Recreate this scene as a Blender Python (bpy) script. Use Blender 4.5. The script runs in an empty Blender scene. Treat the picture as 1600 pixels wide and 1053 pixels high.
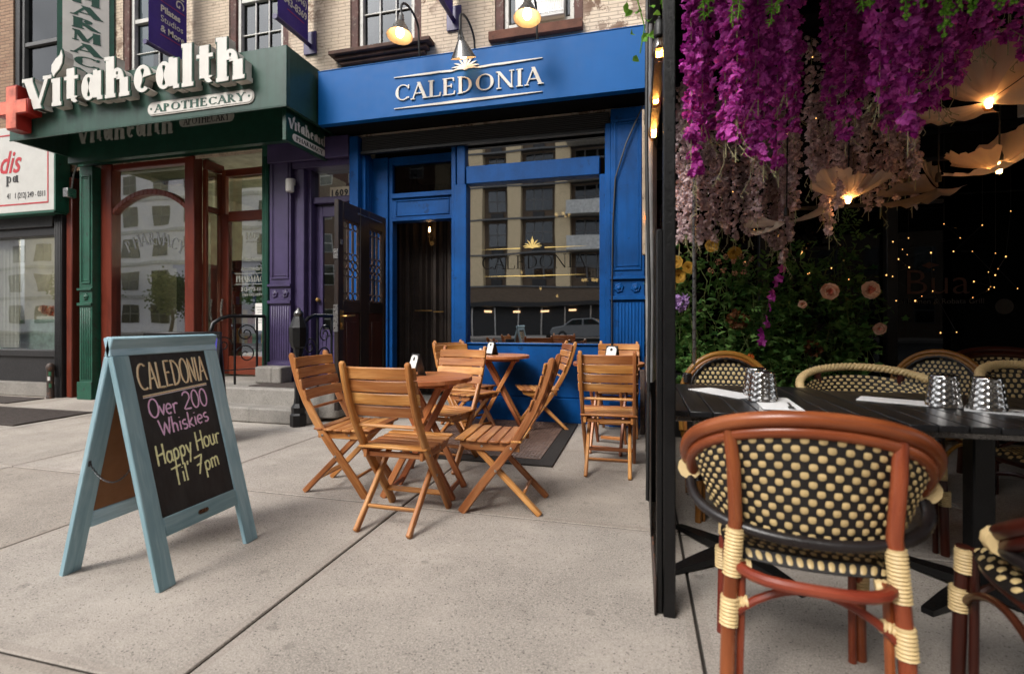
import bpy, bmesh, math, random
from mathutils import Vector, Matrix, Euler
R = math.radians
random.seed(7)
S = bpy.context.scene
COL = S.collection
# ------------------------------------------------------------------ camera, sky, sun, exposure
cam = bpy.data.cameras.new('camera'); camo = bpy.data.objects.new('camera', cam); COL.objects.link(camo)
camo.location = (0, 0, 1.1); camo.rotation_euler = (R(90), 0, math.atan2(200, 775))
cam.sensor_width = 36; cam.lens = 775 / 1600 * 36; cam.shift_y = -(526.5 - 503) / 1600
cam.clip_start = 0.05; cam.clip_end = 2000
cam.dof.use_dof = True; cam.dof.focus_distance = 3.6; cam.dof.aperture_fstop = 1.9
S.camera = camo
SUN_EL, SUN_AZ = R(44), R(205)          # high soft sun behind the camera's left shoulder
W = bpy.data.worlds.new("World"); S.world = W; W.use_nodes = True
nt = W.node_tree; nt.nodes.clear()
sky = nt.nodes.new('ShaderNodeTexSky'); sky.sky_type = 'NISHITA'; sky.sun_disc = False
sky.sun_elevation = SUN_EL; sky.sun_rotation = SUN_AZ; sky.air_density = 1.0; sky.dust_density = 4.0; sky.ozone_density = 1.0
hs = nt.nodes.new('ShaderNodeHueSaturation'); hs.inputs['Saturation'].default_value = .14
# broken cloud: a soft noise over the sky directions
tc = nt.nodes.new('ShaderNodeTexCoord'); cn = nt.nodes.new('ShaderNodeTexNoise'); cn.inputs['Scale'].default_value = 3.0; cn.inputs['Detail'].default_value = 5
cr = nt.nodes.new('ShaderNodeMapRange'); cr.inputs['From Min'].default_value = .35; cr.inputs['From Max'].default_value = .7; cr.inputs['To Min'].default_value = .75; cr.inputs['To Max'].default_value = 1.5
mu = nt.nodes.new('ShaderNodeMix'); mu.data_type = 'RGBA'; mu.blend_type = 'MULTIPLY'; mu.inputs['Factor'].default_value = 1
bg = nt.nodes.new('ShaderNodeBackground'); bg.inputs['Strength'].default_value = 0.142
wo = nt.nodes.new('ShaderNodeOutputWorld')
L = nt.links.new
L(sky.outputs[0], hs.inputs['Color']); L(tc.outputs['Generated'], cn.inputs['Vector']); L(cn.outputs['Fac'], cr.inputs['Value'])
L(hs.outputs[0], mu.inputs['A']); L(cr.outputs[0], mu.inputs['B']); L(mu.outputs['Result'], bg.inputs['Color']); L(bg.outputs[0], wo.inputs[0])
sl = bpy.data.lights.new('sun', 'SUN'); sl.energy = 1.45; sl.angle = R(21); sl.color = (1, .95, .88)
so = bpy.data.objects.new('sun', sl); COL.objects.link(so)
_d = Vector((math.sin(SUN_AZ) * math.cos(SUN_EL), math.cos(SUN_AZ) * math.cos(SUN_EL), math.sin(SUN_EL)))
so.rotation_euler = _d.to_track_quat('Z', 'Y').to_euler(); so.location = (-6, -12, 18)
S.view_settings.view_transform = 'Standard'; S.view_settings.look = 'None'; S.view_settings.gamma = 1; S.view_settings.exposure = 0.78
S.render.engine = 'CYCLES'; S.cycles.use_denoising = True; S.cycles.max_bounces = 7; S.cycles.transparent_max_bounces = 12
S.cycles.sample_clamp_indirect = 6; S.cycles.caustics_reflective = False; S.cycles.caustics_refractive = False

# ------------------------------------------------------------------ materials
def lin(r, g, b):
    return tuple(((c / 255) / 12.92 if c / 255 <= .04045 else ((c / 255 + .055) / 1.055) ** 2.4) for c in (r, g, b)) + (1,)
class N:                                     # tiny node helper
    def __init__(s, name):
        s.m = bpy.data.materials.new(name); s.m.use_nodes = True; s.t = s.m.node_tree; s.p = s.t.nodes['Principled BSDF']; s.out = s.t.nodes['Material Output']
    def n(s, typ, **kw):
        o = s.t.nodes.new('ShaderNode' + typ)
        for k, v in kw.items():
            if k in o.inputs: o.inputs[k].default_value = v
            else: setattr(o, k, v)
        return o
    def l(s, a, b): s.t.links.new(a, b)
    def coord(s, kind='Object', scale=(1, 1, 1), attr=None):
        mp = s.n('Mapping'); mp.inputs['Scale'].default_value = scale
        if attr: a = s.n('Attribute'); a.attribute_name = attr; s.l(a.outputs['Vector'], mp.inputs['Vector'])
        else: s.l(s.n('TexCoord').outputs[kind], mp.inputs['Vector'])
        return mp.outputs[0]
    def noise(s, vec, scale, detail=4, rough=.6, dist=0):
        o = s.n('TexNoise'); o.inputs['Scale'].default_value = scale; o.inputs['Detail'].default_value = detail; o.inputs['Roughness'].default_value = rough; o.inputs['Distortion'].default_value = dist
        s.l(vec, o.inputs['Vector']); return o.outputs['Fac']
    def ramp(s, f, stops):
        r = s.n('ValToRGB'); e = r.color_ramp.elements
        while len(e) < len(stops): e.new(.5)
        for i, (p, c) in enumerate(stops):
            e[i].position = p; e[i].color = c if len(c) == 4 else tuple(c) + (1,)
        s.l(f, r.inputs[0]); return r.outputs[0]
    def rng(s, f, a, b, c, d):
        r = s.n('MapRange'); r.inputs['From Min'].default_value = a; r.inputs['From Max'].default_value = b; r.inputs['To Min'].default_value = c; r.inputs['To Max'].default_value = d
        s.l(f, r.inputs['Value']); return r.outputs[0]
    def mix(s, f, a, b, mode='MIX'):
        m = s.n('Mix'); m.data_type = 'RGBA'; m.blend_type = mode
        for v, k in ((f, 'Factor'), (a, 'A'), (b, 'B')):
            if isinstance(v, (int, float)): m.inputs[k].default_value = v
            elif isinstance(v, tuple): m.inputs[k].default_value = v if len(v) == 4 else v + (1,)
            else: s.l(v, m.inputs[k])
        return m.outputs['Result']
    def bump(s, h, strength=.3, dist=.01):
        b = s.n('Bump'); b.inputs['Strength'].default_value = strength; b.inputs['Distance'].default_value = dist; s.l(h, b.inputs['Height']); s.l(b.outputs[0], s.p.inputs['Normal'])
    def col(s, c):
        if isinstance(c, tuple): s.p.inputs['Base Color'].default_value = c if len(c) == 4 else c + (1,)
        else: s.l(c, s.p.inputs['Base Color'])
    def rough(s, v):
        if isinstance(v, (int, float)): s.p.inputs['Roughness'].default_value = v
        else: s.l(v, s.p.inputs['Roughness'])
M_ = {}
def paint(name, c, rough=.45, wear=0, wearc=(.12, .09, .07), vary=.25, bump=.12, scale=6, metal=0, spec=.5, streak=0):
    """paint / metal / plaster: slow tone drift, fine bump, optional chips"""
    k = N(name); v = k.coord(); f = k.noise(v, scale, 5)
    c2 = tuple(min(1, x * (1 - vary)) for x in c[:3]); c3 = tuple(min(1, x * (1 + vary)) for x in c[:3])
    cc = k.mix(k.rng(f, .3, .7, 0, 1), c2, c3)
    g = k.noise(v, scale * 9, 3)
    if wear:
        w = k.noise(v, scale * 3.1, 8, .72); cc = k.mix(k.rng(w, .62 - wear * .12, .66 - wear * .12, 0, 1), cc, wearc)
    if streak:
        sv = k.noise(k.coord(scale=(7, 7, .45)), 1.6, 6, .7); cc = k.mix(k.rng(sv, .5, .75, 0, streak), cc, tuple(x * .4 for x in c[:3])); cc = k.mix(k.rng(sv, .45, .25, 0, streak * .5), cc, tuple(min(1, x * 1.5 + .01) for x in c[:3]))
    k.col(cc); k.rough(k.rng(g, .2, .8, max(.05, rough - .12), min(1, rough + .12))); k.p.inputs['Metallic'].default_value = metal
    k.p.inputs['Specular IOR Level'].default_value = spec
    if bump: k.bump(k.noise(v, scale * 14, 3), bump, .004)
    M_[name] = k.m; return k.m
def wood(name, c1, c2, c3, rough=.4, bump=.15, across=38, spec=.4, lo=.70, hi=1.36):
    k = N(name); v = k.coord(attr='grain', scale=(3.2, across, across)); f = k.noise(v, 1.0, 6, .62, 1.2)
    a0 = k.n('Attribute'); a0.attribute_name = 'rnd'; oi = k.n('ObjectInfo'); a1 = k.n('Math', operation='ADD'); k.l(a0.outputs['Fac'], a1.inputs[0]); k.l(oi.outputs['Random'], a1.inputs[1]); a = k.n('Math', operation='FRACT'); k.l(a1.outputs[0], a.inputs[0])
    v2 = k.coord(attr='grain', scale=(2.2, 9, 9)); g = k.noise(v2, 1.0, 3, .5, .8)
    cc = k.ramp(k.rng(f, .28, .74, 0, 1), [(0, c1), (.5, c2), (1, c3)])
    cc = k.mix(.55, cc, k.ramp(g, [(.25, c1), (.5, c2), (.8, c3)]))
    hv = k.n('HueSaturation'); k.l(cc, hv.inputs['Color']); k.l(k.rng(a.outputs[0], 0, 1, lo, hi), hv.inputs['Value']); k.l(k.rng(a.outputs[0], 0, 1, .488, .508), hv.inputs['Hue'])
    k.col(hv.outputs[0]); k.rough(k.rng(f, 0, 1, rough + .12, rough - .08)); k.p.inputs['Specular IOR Level'].default_value = spec
    k.bump(f, bump, .002); M_[name] = k.m; return k.m
def emit(name, c, s):
    k = N(name); k.col((0.02, .02, .02)); k.p.inputs['Emission Color'].default_value = c + (1,); k.p.inputs['Emission Strength'].default_value = s; M_[name] = k.m; return k.m
def glass(name, refl, tint=(.8, .85, .85), rough=.0, wav=.02):
    """window pane: see-through with a mirror-like coat"""
    k = N(name); k.t.nodes.remove(k.p)
    tr = k.n('BsdfTransparent'); tr.inputs[0].default_value = tint + (1,); gl = k.n('BsdfGlossy'); gl.inputs['Roughness'].default_value = rough; gl.inputs[0].default_value = (.93, .96, 1, 1)
    fr = k.n('Fresnel'); fr.inputs['IOR'].default_value = 1.5
    f0 = k.rng(fr.outputs[0], .04, 1, refl, 1); ge = k.n('NewGeometry'); iv = k.n('Math', operation='SUBTRACT'); iv.inputs[0].default_value = 1; k.l(ge.outputs['Backfacing'], iv.inputs[1]); fm = k.n('Math', operation='MULTIPLY'); k.l(f0, fm.inputs[0]); k.l(iv.outputs[0], fm.inputs[1]); f = fm.outputs[0]; mx = k.n('MixShader')
    k.l(f, mx.inputs[0]); k.l(tr.outputs[0], mx.inputs[1]); k.l(gl.outputs[0], mx.inputs[2]); k.l(mx.outputs[0], k.out.inputs[0])
    if wav:
        b = k.n('Bump'); b.inputs['Strength'].default_value = wav; b.inputs['Distance'].default_value = .05; k.l(k.noise(k.coord(), 1.3, 1), b.inputs['Height']); k.l(b.outputs[0], gl.inputs['Normal'])
    M_[name] = k.m; return k.m
def brick(name, c1, c2, mortar, w=.2, h=.052, mw=.006, peel=None, peelamt=0, rough=.85, grime=.35, bump=.6):
    k = N(name); v = k.n('TexCoord').outputs['Object']; sx = k.n('SeparateXYZ'); k.l(v, sx.inputs[0])
    ad = k.n('Math', operation='ADD'); k.l(sx.outputs[0], ad.inputs[0]); k.l(sx.outputs[1], ad.inputs[1])
    cx = k.n('CombineXYZ'); k.l(ad.outputs[0], cx.inputs[0]); k.l(sx.outputs[2], cx.inputs[1])
    b = k.n('TexBrick'); b.inputs['Scale'].default_value = 1; b.inputs['Brick Width'].default_value = w; b.inputs['Row Height'].default_value = h; b.inputs['Mortar Size'].default_value = mw; b.inputs['Mortar Smooth'].default_value = .3
    b.inputs['Color1'].default_value = c1 + (1,); b.inputs['Color2'].default_value = c2 + (1,); b.inputs['Mortar'].default_value = mortar + (1,); b.inputs['Bias'].default_value = 0
    nz = k.noise(v, 40, 3); va = k.n('VectorMath', operation='ADD'); sc = k.n('VectorMath', operation='SCALE'); sc.inputs['Scale'].default_value = .006
    cn_ = k.n('TexNoise'); cn_.inputs['Scale'].default_value = 9; k.l(v, cn_.inputs['Vector']); k.l(cn_.outputs['Color'], sc.inputs[0]); k.l(cx.outputs[0], va.inputs[0]); k.l(sc.outputs[0], va.inputs[1]); k.l(va.outputs[0], b.inputs['Vector'])
    cc = b.outputs['Color']
    g = k.noise(v, 1.7, 6, .65); cc = k.mix(k.rng(g, .35, .75, 0, grime), cc, tuple(x * .45 for x in c1))
    if peel:
        p = k.noise(v, 4.5, 9, .75); q = k.noise(v, .9, 3); mm = k.n('Math', operation='MULTIPLY'); k.l(k.rng(p, .6 - peelamt * .1, .64 - peelamt * .1, 0, 1), mm.inputs[0]); k.l(k.rng(q, .42, .6, 0, 1), mm.inputs[1])
        cc = k.mix(mm.outputs[0], cc, peel)
    k.col(cc); k.rough(rough)
    hm = k.n('Math', operation='SUBTRACT'); k.l(k.rng(nz, 0, 1, 0, .35), hm.inputs[0]); k.l(b.outputs['Fac'], hm.inputs[1]); k.bump(hm.outputs[0], bump, .008)
    M_[name] = k.m; return k.m

# concrete of the pavement: warm grey, dark pits and pale grit, slow stains
def concrete(name, c, speck=1.0, stain=.35, scale=1):
    k = N(name); v = k.coord()
    big = k.noise(v, 1.1 * scale, 6, .62); mid = k.noise(v, 9 * scale, 6, .7); fine = k.noise(v, 170, 3, .6)
    cc = k.mix(k.rng(big, .36, .64, 0, 1), tuple(x * (1 - stain) for x in c), tuple(x * 1.12 for x in c))
    cc = k.mix(k.rng(mid, .35, .68, 0, .8), cc, tuple(x * .66 for x in c))
    st = k.noise(v, 3.1 * scale, 8, .75); cc = k.mix(k.rng(st, .48, .68, 0, .8), cc, tuple(x * .42 for x in c))
    cc = k.mix(k.rng(fine, .32, .7, 0, .85), cc, tuple(min(1, x * 1.5) for x in c)); f2 = k.noise(v, 75, 4, .7); cc = k.mix(k.rng(f2, .5, .72, 0, .7), cc, tuple(x * .5 for x in c))
    gm = k.n('TexVoronoi'); gm.voronoi_dimensions = '2D'; gm.inputs['Scale'].default_value = 1.7; k.l(v, gm.inputs['Vector']); gw = k.noise(v, 30, 2); ga = k.n('Math', operation='MULTIPLY_ADD'); k.l(gw, ga.inputs[0]); ga.inputs[1].default_value = .05; k.l(gm.outputs['Distance'], ga.inputs[2]); cc = k.mix(k.rng(ga.outputs[0], .05, .066, .45, 0), cc, tuple(x * .42 for x in c))
    cr_ = k.noise(v, .55, 3); lp = k.noise(v, 2.2, 5, .7); lm = k.n('Math', operation='MULTIPLY'); k.l(k.rng(cr_, .45, .65, 0, 1), lm.inputs[0]); k.l(k.rng(lp, .4, .6, 0, .55), lm.inputs[1]); cc = k.mix(lm.outputs[0], cc, tuple(min(1, x * 1.3) for x in c))
    vo = k.n('TexVoronoi'); vo.inputs['Scale'].default_value = 95; k.l(v, vo.inputs['Vector'])
    sz = k.n('TexWhiteNoise'); k.l(vo.outputs['Position'], sz.inputs['Vector'])
    th = k.rng(sz.outputs['Value'], .5, 1, -.02, .38); lt = k.n('Math', operation='LESS_THAN'); k.l(vo.outputs['Distance'], lt.inputs[0]); k.l(th, lt.inputs[1])
    pit = k.n('Math', operation='MULTIPLY'); k.l(lt.outputs[0], pit.inputs[0]); pit.inputs[1].default_value = .75 * speck
    cc = k.mix(pit.outputs[0], cc, tuple(x * .22 for x in c))
    vo2 = k.n('TexVoronoi'); vo2.inputs['Scale'].default_value = 140; k.l(v, vo2.inputs['Vector'])
    s2 = k.n('TexWhiteNoise'); k.l(vo2.outputs['Position'], s2.inputs['Vector']); th2 = k.rng(s2.outputs['Value'], .6, 1, -.02, .3); l2 = k.n('Math', operation='LESS_THAN'); k.l(vo2.outputs['Distance'], l2.inputs[0]); k.l(th2, l2.inputs[1])
    p2 = k.n('Math', operation='MULTIPLY'); k.l(l2.outputs[0], p2.inputs[0]); p2.inputs[1].default_value = .5 * speck
    cc = k.mix(p2.outputs[0], cc, tuple(min(1, x * 1.7) for x in c))
    at = k.n('Attribute'); at.attribute_name = 'rnd'; hv = k.n('HueSaturation'); k.l(cc, hv.inputs['Color']); k.l(k.rng(at.outputs['Fac'], 0, 1, .84, 1.1), hv.inputs['Value']); k.l(k.rng(at.outputs['Fac'], 0, 1, 1.08, .8), hv.inputs['Saturation']); cc = hv.outputs[0]
    k.col(cc); k.rough(k.rng(mid, .3, .7, .72, .9))
    hh = k.n('Math', operation='SUBTRACT'); k.l(fine, hh.inputs[0]); k.l(pit.outputs[0], hh.inputs[1]); k.bump(hh.outputs[0], .45, .006)
    M_[name] = k.m; return k.m

concrete('pavement_concrete', (.36, .317, .275), 1, .6); concrete('joint_band', (.325, .282, .243), .25, .35); concrete('stoop_concrete', (.25, .23, .205), .6, .55, 2.5)
paint('asphalt', (.05, .05, .052), .85, vary=.3, bump=.5, scale=3)
paint('joint_dirt', (.055, .046, .038), .95)
paint('joint_edge', (.2, .165, .135), .9, scale=8)
paint('blue_paint', (.0005, .056, .215), .5, vary=.28, bump=.35, scale=2.5, wear=.15, wearc=(.002, .034, .13), spec=.2, streak=.35)
paint('blue_sign_paint', (.0005, .09, .31), .5, vary=.1, bump=.05, scale=1.2, spec=.22, streak=.12)
paint('green_canopy_paint', (.019, .058, .042), .42, streak=.7, vary=.35, bump=.06, scale=1.6, wear=.25, wearc=(.02, .055, .04))
paint('green_paint', (.010, .075, .045), .45, wear=.35, wearc=(.02, .03, .025))
paint('dark_green', (.008, .045, .028), .4, wear=.2, wearc=(.03, .02, .015))
paint('purple_paint', (.046, .032, .09), .42, vary=.2, bump=.3, scale=5)
paint('purple_banner', (.03, .008, .19), .6, vary=.12)
paint('purple_metal', (.035, .022, .10), .4)
wood('mahogany', (.08, .017, .008), (.14, .03, .014), (.20, .05, .024), .3, .06, 20)
paint('black_paint', (.0045, .0045, .005), .38, spec=.35, wear=.0, wearc=(.16, .15, .14), bump=.25, scale=9)
paint('black_plain', (.006, .006, .007), .5, vary=.4)
paint('black_shopfront', (.012, .011, .012), .5, vary=.3)
paint('dark_interior', (.012, .009, .007), .8)
paint('matte_black', (.004, .004, .004), .95, spec=.1)
paint('curtain_brown', (.022, .014, .010), .75, vary=.5, scale=3)
paint('pharmacy_wall', (.30, .285, .215), .8); paint('teal_counter', (.22, .30, .28), .5, vary=.5, scale=9); paint('pharmacy_ceiling', (.3, .3, .22), .9)
paint('white_plastic', (.62, .61, .58), .45, vary=.08, wear=.12, wearc=(.4, .38, .34))
paint('letter_white', (.60, .575, .53), .35, vary=.06); paint('letter_side', (.50, .47, .43), .5, vary=.3, scale=4)
paint('letter_green', (.006, .06, .035), .4); paint('red_plastic', (.30, .018, .012), .35); paint('red_face', (.62, .14, .085), .35, vary=.5, scale=5)
paint('window_white', (.55, .54, .5), .5, vary=.15, wear=.1); paint('window_grey', (.10, .10, .10), .5)
paint('brownstone', (.13, .05, .03), .85, vary=.35, scale=7, wear=.2, wearc=(.05, .025, .018)); paint('brownstone_dark', (.075, .035, .024), .8, vary=.4, scale=7, wear=.3, wearc=(.03, .03, .02))
paint('brown_jamb', (.085, .03, .022), .7, vary=.4, wear=.3, wearc=(.2, .15, .12))
paint('steel', (.42, .41, .40), .3, metal=1, vary=.2); paint('dark_metal', (.05, .05, .052), .35, metal=.8, vary=.3); paint('rust_metal', (.045, .03, .024), .6, vary=.5, wear=.5, wearc=(.14, .06, .03), bump=.4)
paint('brass', (.45, .28, .10), .35, metal=1); paint('plate_gold', (.40, .34, .24), .5); paint('gun_metal', (.16, .155, .15), .28, metal=1, vary=.2)
paint('shade_inner', (.75, .55, .33), .5); paint('cord_black', (.006, .006, .006), .5)
paint('gold_leaf', (.65, .48, .16), .4, vary=.1); paint('window_letter', (.35, .36, .33), .6); paint('ghost_letter', (.09, .095, .1), .6); paint('paper', (.72, .70, .67), .7, vary=.05); paint('card_black', (.012, .012, .013), .45)
paint('ink', (.015, .014, .015), .6); paint('red_ink', (.42, .02, .03), .5); paint('sign_white', (.50, .49, .46), .45, vary=.06)
paint('beige_trim', (.36, .28, .2), .7, wear=.3); paint('hardboard', (.22, .095, .035), .75, vary=.15, scale=4)
k = N('chalkboard'); v = k.coord(); k.col(k.ramp(k.noise(k.coord(scale=(1, 4, 1.2)), 5, 7, .7, .6), [(.35, (.006, .006, .007)), (.75, (.028, .028, .029))])); k.rough(.6); M_['chalkboard'] = k.m; paint('mat_rubber', (.045, .033, .028), .85, vary=.3, bump=.6, scale=18); paint('cellar_plate', (.11, .068, .052), .55, vary=.4, bump=.4, scale=14, wear=.3, wearc=(.1, .05, .03))
paint('vinyl_clear', (.25, .25, .25), .12, vary=.4, scale=5)
paint('napkin', (.8, .8, .8), .8, vary=.04)
wood('acacia', lin(96, 54, 24), lin(166, 107, 56), lin(218, 170, 112), .34, .12, 42)
wood('table_acacia', lin(112, 60, 30), lin(162, 98, 56), lin(200, 138, 92), .36, .1, 26)
wood('blue_stained', (.17, .28, .335), (.27, .41, .475), (.46, .59, .64), .7, .5, 45, .25)
wood('black_slat', (.006, .006, .007), (.010, .010, .011), (.016, .016, .018), .3, .35, 40)
wood('old_door', (.008, .006, .005), (.014, .009, .007), (.035, .015, .009), .4, .4, 18)
wood('old_door_panel', (.02, .007, .004), (.05, .016, .008), (.09, .03, .014), .38, .3, 16)
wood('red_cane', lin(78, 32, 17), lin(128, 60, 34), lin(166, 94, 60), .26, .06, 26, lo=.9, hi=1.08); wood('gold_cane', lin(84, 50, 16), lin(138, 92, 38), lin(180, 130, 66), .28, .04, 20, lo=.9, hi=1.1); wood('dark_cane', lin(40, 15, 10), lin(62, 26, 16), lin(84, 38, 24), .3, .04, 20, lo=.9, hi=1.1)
paint('cream_wrap', lin(212, 186, 136)[:3], .5, vary=.12, scale=20); paint('black_wrap', (.012, .009, .009), .35, vary=.3)
paint('weave_black', (.009, .007, .007), .4, vary=.4, scale=30, bump=.5); paint('weave_cream', lin(202, 178, 126)[:3], .42, vary=.14, scale=14); paint('weave_tan', lin(190, 165, 116)[:3], .42, vary=.18, scale=14)
brick('cream_brick', (.74, .61, .47), (.68, .55, .42), (.46, .37, .28), .2, .041, .005, peel=(.20, .12, .08), peelamt=1.0, grime=.4, bump=.9)
brick('tan_brick', (.34, .215, .135), (.27, .16, .10), (.15, .10, .07), .2, .05, .006, peel=(.16, .06, .04), peelamt=.5)
brick('buff_brick', (.84, .67, .42), (.76, .60, .37), (.30, .25, .17), .22, .075, .01, grime=.15)
brick('brown_brick', (.17, .12, .08), (.13, .09, .06), (.10, .08, .06), .22, .075, .01, grime=.2)
brick('red_brick', (.15, .07, .045), (.11, .05, .035), (.09, .07, .055), .22, .075, .01)
paint('grey_stucco', (.78, .76, .77), .8, vary=.1); paint('white_slab', (.5, .5, .48), .7)
glass('tinted_glass', .85, (.30, .33, .33), wav=.035); glass('shop_glass', .46, (.9, .92, .86), wav=.04); glass('salon_glass', .32, (.92, .93, .9), wav=.04); glass('dark_glass', .035, (.30, .28, .26)); glass('upper_glass', .05, (.28, .32, .32)); glass('bulb_glass', .06, (1, .72, .4), wav=0)
paint('car_paint', (.16, .165, .17), .2, vary=.05, bump=0); paint('rubber', (.012, .012, .012), .7)
emit('fill_glow', (1, .92, .78), 20); emit('bulb_hot', (1, .55, .2), 14); emit('filament', (1, .55, .18), 60); emit('fairy', (1, .46, .13), 2.0); emit('lamp_hot', (1, .72, .42), 7); emit('petal_hot', (1, .68, .38), 50); emit('led_strip', (1, .9, .8), 5); emit('warm_dim', (1, .6, .3), 1.2)
def petal(name, c1, c2, trans=.35):
    k = N(name); a = k.n('Attribute'); a.attribute_name = 'rnd'; cc = k.mix(a.outputs['Fac'], c1, c2); k.col(cc); k.rough(.6); k.p.inputs['Specular IOR Level'].default_value = .2
    t = k.n('BsdfTranslucent'); k.l(cc, t.inputs[0]); m = k.n('MixShader'); m.inputs[0].default_value = trans; k.l(k.p.outputs[0], m.inputs[1]); k.l(t.outputs[0], m.inputs[2]); k.l(m.outputs[0], k.out.inputs[0]); M_[name] = k.m
petal('magenta_petal', (.36, .014, .27), (.84, .16, .70)); petal('blush_petal', (.52, .37, .39), (.88, .73, .73)); petal('organza', (.70, .54, .42), (.86, .72, .60), .6)
petal('organza_grey', (.34, .27, .23), (.46, .38, .33), .5)
petal('leaf', (.028, .10, .02), (.17, .31, .08), .28); petal('leaf_bright', (.10, .30, .03), (.26, .52, .07), .3); petal('leaf_olive', (.07, .10, .03), (.16, .2, .06), .25)
petal('rose_petal', (.60, .28, .17), (.95, .76, .62), .15); petal('rose_heart', (.55, .12, .08), (.85, .38, .28), .15); petal('lilac_petal', (.30, .16, .42), (.48, .32, .60), .2); petal('orange_petal', (.5, .08, .01), (.62, .14, .02), .2)
petal('gold_petal', (.32, .17, .02), (.55, .32, .05), .1); petal('rust_petal', (.10, .035, .012), (.2, .08, .03), .1); petal('peach_petal', (.55, .24, .15), (.65, .34, .22), .2); petal('stem_pale', (.30, .30, .14), (.45, .40, .26), .1)

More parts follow.
